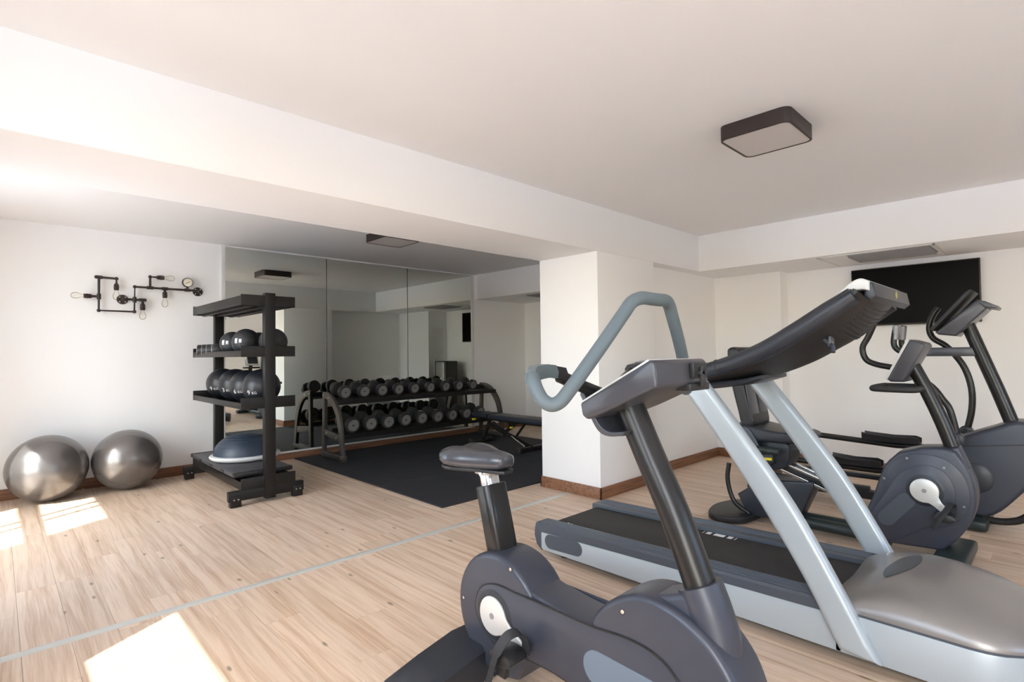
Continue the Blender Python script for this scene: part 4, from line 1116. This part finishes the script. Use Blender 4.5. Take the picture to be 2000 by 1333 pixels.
for x in (2.645, 3.375):
    am = obj('console_arm', MB().tube([(x, y, z) for y, z in AP], [0.033, 0.039, 0.042, 0.043, 0.044, 0.043, 0.036], n=22, smooth=4), 'anthracite_dark', t)
    obj('arm_seam', MB().tube([(x, 1.232, 1.2645), (x, 1.229, 1.2655), (x, 1.226, 1.2665)], 0.0420, n=24), 'plastic_black', am)
    obj('arm_crease', MB().tube([(x - 0.036 if x < 3 else x + 0.036, y, z + 0.022) for y, z in AP[1:]], 0.0022, n=6, smooth=4), 'plastic_black', am)
obj('console_lip', MB().prism(spline2([(1.44, 1.138), (1.32, 1.146), (1.20, 1.168), (1.09, 1.202)], 4) + spline2([(1.09, 1.222), (1.20, 1.20), (1.32, 1.185), (1.44, 1.170)], 4), 2.82, 3.20, 'x', bevel=0.008), 'anthracite_dark', con)
obj('silver_bezel', MB().prism(spline2([(0.80, 1.512), (0.70, 1.590), (0.645, 1.640), (0.605, 1.655), (0.575, 1.640)], 3) + spline2([(0.575, 1.600), (0.62, 1.605), (0.70, 1.555), (0.79, 1.495)], 3), 2.672, 3.348, 'x', bevel=0.008, seg=3), 'rim_grey', con)
obj('top_cap', MB().prism([(0.592, 1.647), (0.563, 1.635), (0.552, 1.575), (0.575, 1.555), (0.60, 1.58)], 2.690, 3.405, 'x', bevel=0.010, seg=3), 'anthracite_dark', con)
em = obj('emblem', MB().lathe([(0, -0.001), (0.011, -0.001), (0.011, 0.001), (0, 0.001)], (3.10, 0.5555, 1.606), 'y', 6), 'gold_print', con)
obj('emblem_ring', MB().lathe([(0.015, -0.001), (0.019, -0.001), (0.019, 0.001), (0.015, 0.001), (0.015, -0.001)], (3.10, 0.5555, 1.606), 'y', 24), 'gold_print', em)
for k in range(9):
    f_ = 0.965 - 0.022 * k
    obj('vent_slat', MB().tube([Vector(hull_low(2.80 + 0.034 * i, f_)) + Vector((0, -0.001, -0.001)) for i in range(14)], 0.0036, n=6), 'plastic_soft', con)
hp = Vector(hull_low(2.80, 0.70))
hkk = obj('safety_key_hook', MB().tube([hp + Vector((0, 0, 0.01)), hp + Vector((-0.005, -0.030, -0.018)), hp + Vector((-0.02, -0.045, -0.030)), hp + Vector((-0.035, -0.050, -0.055))], 0.0095, n=10, smooth=3), 'rail_grey', con)
obj('hook_plate', MB().box(hp.x - 0.015, hp.x + 0.05, hp.y - 0.035, hp.y - 0.022, hp.z - 0.03, hp.z + 0.02, bevel=0.004), 'console_grey', hkk)
obj('display', MB().box(-0.24, 0.24, -0.15, 0.15, -0.010, 0.004, bevel=0.003, mtx=Matrix.Translation((3.01, 0.86, 1.462)) @ Matrix.Rotation(R(-31.5), 4, 'X')), 'display_dark', con)

# ================================================================== recumbent bike
RX = 4.38; RN, RF = RX - 0.10, RX + 0.10
t = thing('recumbent_bike', 'dark grey recumbent exercise bike behind the treadmill, its seat on an aluminium rail', 'exercise bike', (RX, 1.2, 0))
hs = obj('housing', MB().prism(spline2([(0.66, 0.712), (0.55, 0.722), (0.485, 0.705)], 3) + spline2([(0.44, 0.62), (0.405, 0.52), (0.397, 0.41), (0.425, 0.28), (0.50, 0.15), (0.57, 0.075)], 3) + [(0.88, 0.055)] + spline2([(0.985, 0.22), (0.93, 0.36), (0.893, 0.48), (0.855, 0.58), (0.78, 0.67)], 3), RN, RF, 'x', bevel=0.018, seg=3), 'anthracite', t)
ring = spline2([(0.655, 0.672), (0.54, 0.652), (0.455, 0.565), (0.425, 0.44), (0.455, 0.32), (0.56, 0.225), (0.70, 0.21), (0.80, 0.29), (0.86, 0.42), (0.84, 0.56), (0.76, 0.645)], 4, closed=True)
obj('cover_plate', MB().prism(ring, RN - 0.006, RN + 0.004, 'x', bevel=0.003), 'anthracite', hs)
pl = spline2([(0.655, 0.605), (0.55, 0.575), (0.497, 0.48), (0.505, 0.38), (0.56, 0.30), (0.66, 0.20), (0.80, 0.10), (0.885, 0.095), (0.935, 0.155), (0.93, 0.25), (0.855, 0.39), (0.775, 0.53)], 4, closed=True)
p2 = obj('side_plate', MB().prism(pl, RN - 0.010, RN - 0.002, 'x', bevel=0.003), 'anthracite', hs)
obj('inlay_panel', MB().prism(capsule((0.855, 0.225), (0.745, 0.360), 0.050, 10), RN - 0.012, RN - 0.009, 'x', bevel=0.001, seg=1), 'rail_grey', p2)
for y, z in ((0.735, 0.635), (0.545, 0.600), (0.862, 0.485), (0.455, 0.375)):
    obj('screw', MB().lathe([(0, -0.001), (0.007, -0.001), (0.008, 0.001)], (RN - 0.0065, y, z), 'x', 10), 'bolt', hs)
cy, cz = 0.647, 0.443
obj('crank_ring', MB().lathe([(0.080, -0.003), (0.095, -0.002), (0.108, 0.003), (0.076, 0.003)], (RN - 0.010, cy, cz), 'x', 40), 'anthracite_dark', p2)
for s in (-1, 1):
    dy, dz = (-0.667, -0.745) if s < 0 else (0.667, 0.745)
    x0 = RN - 0.026 if s < 0 else RF + 0.014
    a0 = math.degrees(math.atan2(dz, dy))
    Q = lambda l, w: (cy + dy * l - dz * w, cz + dz * l + dy * w)
    ey, ez = Q(0.165, 0)
    out = [Q(0.07, 0.034), Q(0.10, 0.024), Q(0.165, 0.018)] + [(ey + 0.018 * math.cos(R(a0 + w)), ez + 0.018 * math.sin(R(a0 + w))) for w in (60, 20, -20, -60)] + [Q(0.165, -0.018), Q(0.10, -0.024), Q(0.07, -0.034)]
    out += [(cy + 0.076 * math.cos(R(a0 + w)), cz + 0.076 * math.sin(R(a0 + w))) for w in range(-38, -323, -16)]
    c = obj('crank', MB().prism(out, x0, x0 + 0.012, 'x', bevel=0.004), 'crank_silver', t)
    obj('hub_cap', MB().cyl((x0 if s < 0 else x0 + 0.012, cy, cz), 0.013, -0.0015, 0.0015, axis='x', n=16), 'vent_grey', c)
    X = lambda d: x0 - d if s < 0 else x0 + 0.012 + d
    pd = obj('pedal', MB().prism(spline2([(ey - 0.055, ez - 0.012), (ey - 0.03, ez + 0.013), (ey + 0.03, ez + 0.013), (ey + 0.055, ez - 0.010), (ey + 0.03, ez - 0.034), (ey - 0.03, ez - 0.034)], 3, closed=True), X(0.010), X(0.10), 'x', bevel=0.006), 'plastic_black', t)
    sm = [(X(0.01), ey - 0.03, ez), (X(0.02), ey - 0.035, ez + 0.055), (X(0.06), ey - 0.03, ez + 0.08), (X(0.10), ey - 0.01, ez + 0.045), (X(0.115), ey + 0.02, ez - 0.01), (X(0.12), ey + 0.055, ez - 0.075)]
    obj('toe_strap', MB().tube(sm, 0.018, n=10, smooth=4, flat=0.16, upv=(0, 1, 0.3)), 'plastic_soft', pd)
obj('mast_sleeve', MB().prism([(0.60, 0.70), (0.475, 0.735), (0.425, 0.60), (0.47, 0.58)], RX - 0.06, RX + 0.06, 'x', bevel=0.02, seg=3), 'anthracite', t)
obj('mast', MB().tube([(RX, 0.505, 0.69), (RX, 0.56, 0.87), (RX, 0.63, 1.06), (RX, 0.705, 1.235)], 0.042, n=20, smooth=4), 'mast_black', t)
con = obj('console', MB().prism([(0.826, 1.148), (0.806, 1.132), (0.735, 1.132), (0.618, 1.365), (0.628, 1.385), (0.690, 1.407), (0.703, 1.402)], RX - 0.14, RX + 0.14, 'x', bevel=0.012, seg=3), 'console_grey', t)
mt = Matrix.Translation((RX, 0.766, 1.276)) @ Matrix.Rotation(math.atan2(0.254, -0.123) - PI, 4, 'X')
obj('console_rim', MB().prism([(0.838, 1.150), (0.712, 1.410), (0.698, 1.404), (0.824, 1.144)], RX - 0.142, RX + 0.142, 'x', bevel=0.002), 'rim_grey', con)
obj('display', MB().prism([(0.827, 1.180), (0.730, 1.380), (0.724, 1.377), (0.821, 1.177)], RX - 0.11, RX + 0.11, 'x'), 'display_dark', con)
obj('handlebar', MB().tube([(RX - 0.05, 0.655, 1.085), (RX - 0.16, 0.68, 1.085), (RX - 0.19, 0.76, 1.086), (RX - 0.18, 0.87, 1.087), (RX - 0.13, 0.905, 1.088), (RX + 0.13, 0.905, 1.088), (RX + 0.18, 0.87, 1.087), (RX + 0.19, 0.76, 1.086), (RX + 0.16, 0.68, 1.085), (RX + 0.05, 0.655, 1.085)], 0.021, n=14, smooth=4), 'plastic_soft', t)
obj('front_stabiliser', MB().box(RX - 0.27, RX + 0.27, 0.43, 0.60, 0.012, 0.085, bevel=0.02, seg=3), 'green_black', t)
obj('base_tube', MB().tube([(RX - 0.06, 1.52, 0.075), (RX - 0.06, 0.84, 0.075)], 0.042, n=16), 'green_black', t)
obj('base_tube', MB().tube([(RX + 0.06, 1.52, 0.075), (RX + 0.06, 0.84, 0.075)], 0.042, n=16), 'green_black', t)
obj('rear_stabiliser', MB().prism(spline2([(RX - 0.30, 1.88), (RX - 0.26, 2.02), (RX, 2.09), (RX + 0.26, 2.02), (RX + 0.30, 1.88), (RX + 0.22, 1.76), (RX, 1.72), (RX - 0.22, 1.76)], 4, closed=True), 0.012, 0.062, 'z', bevel=0.014, seg=3), 'plastic_black', t)
obj('rear_body', MB().prism([(1.665, 0.345), (1.30, 0.385), (1.30, 0.33), (1.42, 0.055), (1.78, 0.045), (1.86, 0.20)], RX - 0.09, RX + 0.09, 'x', bevel=0.016, seg=3), 'anthracite_dark', t)
obj('rear_hoop', MB().tube([(RX - 0.09, 1.92, 0.44), (RX - 0.10, 1.93, 0.30), (RX - 0.10, 1.88, 0.14), (RX - 0.09, 1.76, 0.06)], 0.018, n=12, smooth=5), 'mast_black', t)
rl = obj('seat_rail', MB().prism([(1.80, 0.545), (1.80, 0.590), (1.10, 0.345), (1.10, 0.300)], RX - 0.055, RX + 0.055, 'x', bevel=0.004), 'plastic_black', t)
for s in (-1, 1):
    obj('rail_edge', MB().prism([(1.82, 0.588), (1.82, 0.606), (1.12, 0.362), (1.12, 0.344)], RX + s * 0.052 - 0.016, RX + s * 0.052 + 0.016, 'x', bevel=0.003), 'chrome', rl)
    obj('rail_edge', MB().prism([(1.82, 0.530), (1.82, 0.550), (1.12, 0.306), (1.12, 0.286)], RX + s * 0.058 - 0.014, RX + s * 0.058 + 0.014, 'x', bevel=0.003), 'chrome', rl)
obj('seat_carriage', MB().prism(spline2([(1.90, 0.52), (1.78, 0.44), (1.62, 0.43), (1.48, 0.47), (1.45, 0.58), (1.50, 0.66), (1.88, 0.66)], 3, closed=True), RX - 0.12, RX + 0.12, 'x', bevel=0.012), 'anthracite_dark', t)
lv = obj('adjust_lever', MB().prism([(1.655, 0.555), (1.555, 0.562), (1.545, 0.50), (1.58, 0.475), (1.64, 0.49)], RX - 0.155, RX - 0.118, 'x', bevel=0.006), 'plastic_black', t)
obj('lever_grip', MB().prism([(1.648, 0.532), (1.560, 0.536), (1.560, 0.514), (1.648, 0.512)], RX - 0.165, RX - 0.150, 'x', bevel=0.006), 'yellow', lv)
obj('seat_cushion', MB().prism(spline2([(1.90, 0.66), (1.88, 0.755), (1.75, 0.775), (1.55, 0.745), (1.36, 0.735), (1.315, 0.70), (1.36, 0.665), (1.60, 0.655)], 4, closed=True), RX - 0.20, RX + 0.20, 'x', bevel=0.03, seg=4), 'anthracite_dark', t)
bk = obj('backrest', MB().prism(spline2([(1.775, 0.76), (1.69, 0.77), (1.71, 0.90), (1.77, 1.15), (1.795, 1.33), (1.82, 1.375), (1.87, 1.370), (1.885, 1.32), (1.86, 1.10), (1.81, 0.88)], 4, closed=True), RX - 0.17, RX + 0.17, 'x', bevel=0.03, seg=4), 'plastic_black', t)
for x in (RX - 0.09, RX + 0.09):
    obj('cushion_panel', MB().prism([(1.70, 0.80), (1.69, 0.80), (1.775, 1.30), (1.785, 1.30)], x - 0.075, x + 0.075, 'x', bevel=0.003), 'console_grey', bk)
obj('back_bracket', MB().prism(spline2([(1.90, 0.60), (1.83, 0.70), (1.775, 0.755), (1.715, 0.755), (1.665, 0.69), (1.62, 0.60)], 3), RX - 0.215, RX - 0.19, 'x', bevel=0.006), 'anthracite', t)
obj('side_grip', MB().tube([(RX - 0.225, 1.82, 0.605), (RX - 0.235, 1.48, 0.600)], 0.026, n=14), 'green_black', t)
obj('side_grip', MB().tube([(RX + 0.225, 1.82, 0.605), (RX + 0.235, 1.48, 0.600)], 0.026, n=14), 'green_black', t)
obj('grip_bracket', MB().box(RX - 0.24, RX + 0.24, 1.70, 1.76, 0.575, 0.605, bevel=0.006), 'plastic_black', t)

# ================================================================== elliptical trainer
EX = 5.45
t = thing('elliptical_trainer', 'dark grey elliptical cross trainer with swing arms below the television', 'elliptical', (EX, 1.0, 0))
obj('housing', MB().prism(spline2([(0.605, 0.655), (0.50, 0.705), (0.38, 0.76), (0.28, 0.808), (0.20, 0.81)], 3) + spline2([(0.165, 0.70), (0.13, 0.55), (0.16, 0.42), (0.25, 0.28), (0.36, 0.14), (0.44, 0.085)], 3) + [(0.56, 0.085), (0.585, 0.30), (0.60, 0.50)], EX - 0.15, EX + 0.15, 'x', bevel=0.03, seg=4), 'anthracite', t)
obj('housing_seam', MB().prism([(0.600, 0.600), (0.168, 0.660), (0.167, 0.652), (0.600, 0.592)], EX - 0.1515, EX + 0.1515, 'x'), 'plastic_black', t)
obj('crank_cover', MB().lathe([(0, -0.006), (0.10, -0.006), (0.112, 0.0), (0.112, 0.010), (0, 0.010)], (EX - 0.153, 0.50, 0.37), 'x', 36), 'anthracite_dark', t)
obj('mast', MB().tube([(EX, 0.285, 0.77), (EX, 0.36, 1.02), (EX, 0.45, 1.30), (EX, 0.525, 1.535)], 0.045, n=20, smooth=4), 'mast_black', t)
con = obj('console', MB().prism([(0.705, 1.475), (0.685, 1.455), (0.58, 1.440), (0.395, 1.640), (0.405, 1.690), (0.455, 1.712)], EX - 0.17, EX + 0.17, 'x', bevel=0.016, seg=3), 'console_grey', t)
obj('reading_ledge', MB().prism([(0.735, 1.500), (0.715, 1.485), (0.500, 1.745), (0.470, 1.780), (0.490, 1.790), (0.52, 1.765)], EX - 0.20, EX + 0.20, 'x', bevel=0.006), 'plastic_soft', con)
obj('console_visor', MB().prism([(0.455, 1.712), (0.405, 1.695), (0.335, 1.655), (0.345, 1.635), (0.41, 1.650)], EX - 0.18, EX + 0.18, 'x', bevel=0.006), 'console_grey', con)
obj('handle_bracket', MB().box(EX - 0.03, EX + 0.03, 0.47, 0.80, 1.285, 1.355, bevel=0.01), 'console_grey', t)
for s in (-1, 1):
    X = lambda v: EX + s * v
    obj('fixed_handle', MB().tube([(X(0.0), 0.78, 1.315), (X(0.10), 0.84, 1.310), (X(0.15), 0.92, 1.320), (X(0.15), 0.975, 1.38), (X(0.145), 0.965, 1.50), (X(0.142), 0.955, 1.545)], 0.022, n=14, smooth=5), 'mast_black', t)
    obj('pulse_sensor', MB().tube([(X(0.1455), 0.970, 1.425), (X(0.1435), 0.958, 1.540)], 0.0245, n=14), 'vent_grey', t)
SN = [(1.085, 1.560), (1.130, 1.450), (1.172, 1.360), (1.150, 1.265), (1.075, 1.222), (0.948, 1.192), (0.82, 1.135), (0.720, 1.052), (0.660, 0.96), (0.617, 0.880), (0.580, 0.690)]
obj('swing_arm', MB().tube([(EX - 0.26, y, z) for y, z in SN], 0.0235, n=16, smooth=4), 'mast_black', t)
SF = [(0.735, 1.690), (0.775, 1.620), (0.800, 1.520), (0.775, 1.435), (0.700, 1.375), (0.640, 1.300), (0.575, 1.180), (0.538, 1.020), (0.540, 0.850), (0.572, 0.680)]
obj('swing_arm', MB().tube([(EX + 0.26, y, z) for y, z in SF], 0.0235, n=16, smooth=4), 'mast_black', t)
for s, y, z in ((-1, 0.578, 0.665), (1, 0.58, 0.665)):
    obj('pivot_joint', MB().cyl((EX + s * 0.26, y, z), 0.048, -0.05, 0.05, axis='x', n=20, bevel=0.01), 'anthracite_dark', t)
    obj('pivot_axle', MB().cyl((EX + s * 0.20, y, z), 0.028, -0.08, 0.08, axis='x', n=16), 'plastic_black', t)
obj('pedal_bar', MB().tube([(EX - 0.26, 0.62, 0.40), (EX - 0.25, 1.10, 0.355), (EX - 0.22, 2.05, 0.36)], 0.026, n=12), 'mast_black', t)
obj('pedal_bar', MB().tube([(EX + 0.26, 0.58, 0.515), (EX + 0.25, 1.06, 0.500), (EX + 0.22, 2.05, 0.555)], 0.026, n=12), 'mast_black', t)
obj('lower_link', MB().tube([(EX - 0.26, 0.578, 0.665), (EX - 0.26, 0.64, 0.38)], 0.024, n=12), 'mast_black', t)
obj('lower_link', MB().tube([(EX + 0.26, 0.58, 0.665), (EX + 0.26, 0.62, 0.49)], 0.024, n=12), 'mast_black', t)
for s, y0, y1, z in ((-1, 1.06, 1.43, 0.385), (1, 0.88, 1.30, 0.530)):
    x = EX + s * 0.25
    p = obj('foot_pad', MB().rings([[(x + dx, y, z + dz) for dx, dz in ((-w, 0.0), (-w - 0.008, 0.045 + l), (-w + 0.010, 0.050 + l), (-w + 0.016, 0.012), (w - 0.016, 0.012), (w - 0.010, 0.050 + l), (w + 0.008, 0.045 + l), (w, 0.0))] for y, w, l in ((y0, 0.055, 0.0), (y0 + 0.04, 0.072, 0.012), (y0 + 0.2, 0.080, 0.004), (y1 - 0.05, 0.078, 0.014), (y1, 0.060, 0.022))]), 'plastic_black', t)
obj('base_beam', MB().box(EX - 0.05, EX + 0.05, 0.50, 2.10, 0.055, 0.125, bevel=0.01), 'plastic_black', t)
obj('guide_rail', MB().box(EX - 0.30, EX - 0.22, 1.15, 2.10, 0.175, 0.215, bevel=0.006), 'plastic_black', t)
obj('guide_rail', MB().box(EX + 0.22, EX + 0.30, 1.15, 2.10, 0.175, 0.215, bevel=0.006), 'plastic_black', t)
obj('rear_frame', MB().box(EX - 0.30, EX + 0.30, 2.02, 2.14, 0.012, 0.235, bevel=0.02).cyl((EX - 0.22, 2.06, 0.30), 0.08, -0.02, 0.02, axis='x', n=24).cyl((EX + 0.22, 2.06, 0.43), 0.08, -0.02, 0.02, axis='x', n=24).box(EX - 0.24, EX + 0.24, 2.03, 2.09, 0.22, 0.55, bevel=0.01), 'anthracite_dark', t)
obj('front_stabiliser', MB().box(EX - 0.30, EX + 0.30, 0.42, 0.57, 0.012, 0.085, bevel=0.02, seg=3), 'green_black', t)
obj('front_hoop', MB().tube([(EX - 0.14, 0.46, 0.07), (EX - 0.14, 0.34, 0.075), (EX - 0.14, 0.24, 0.115), (EX - 0.14, 0.175, 0.21), (EX - 0.14, 0.150, 0.36), (EX - 0.13, 0.155, 0.62)], 0.026, n=14, smooth=5), 'mast_black', t)
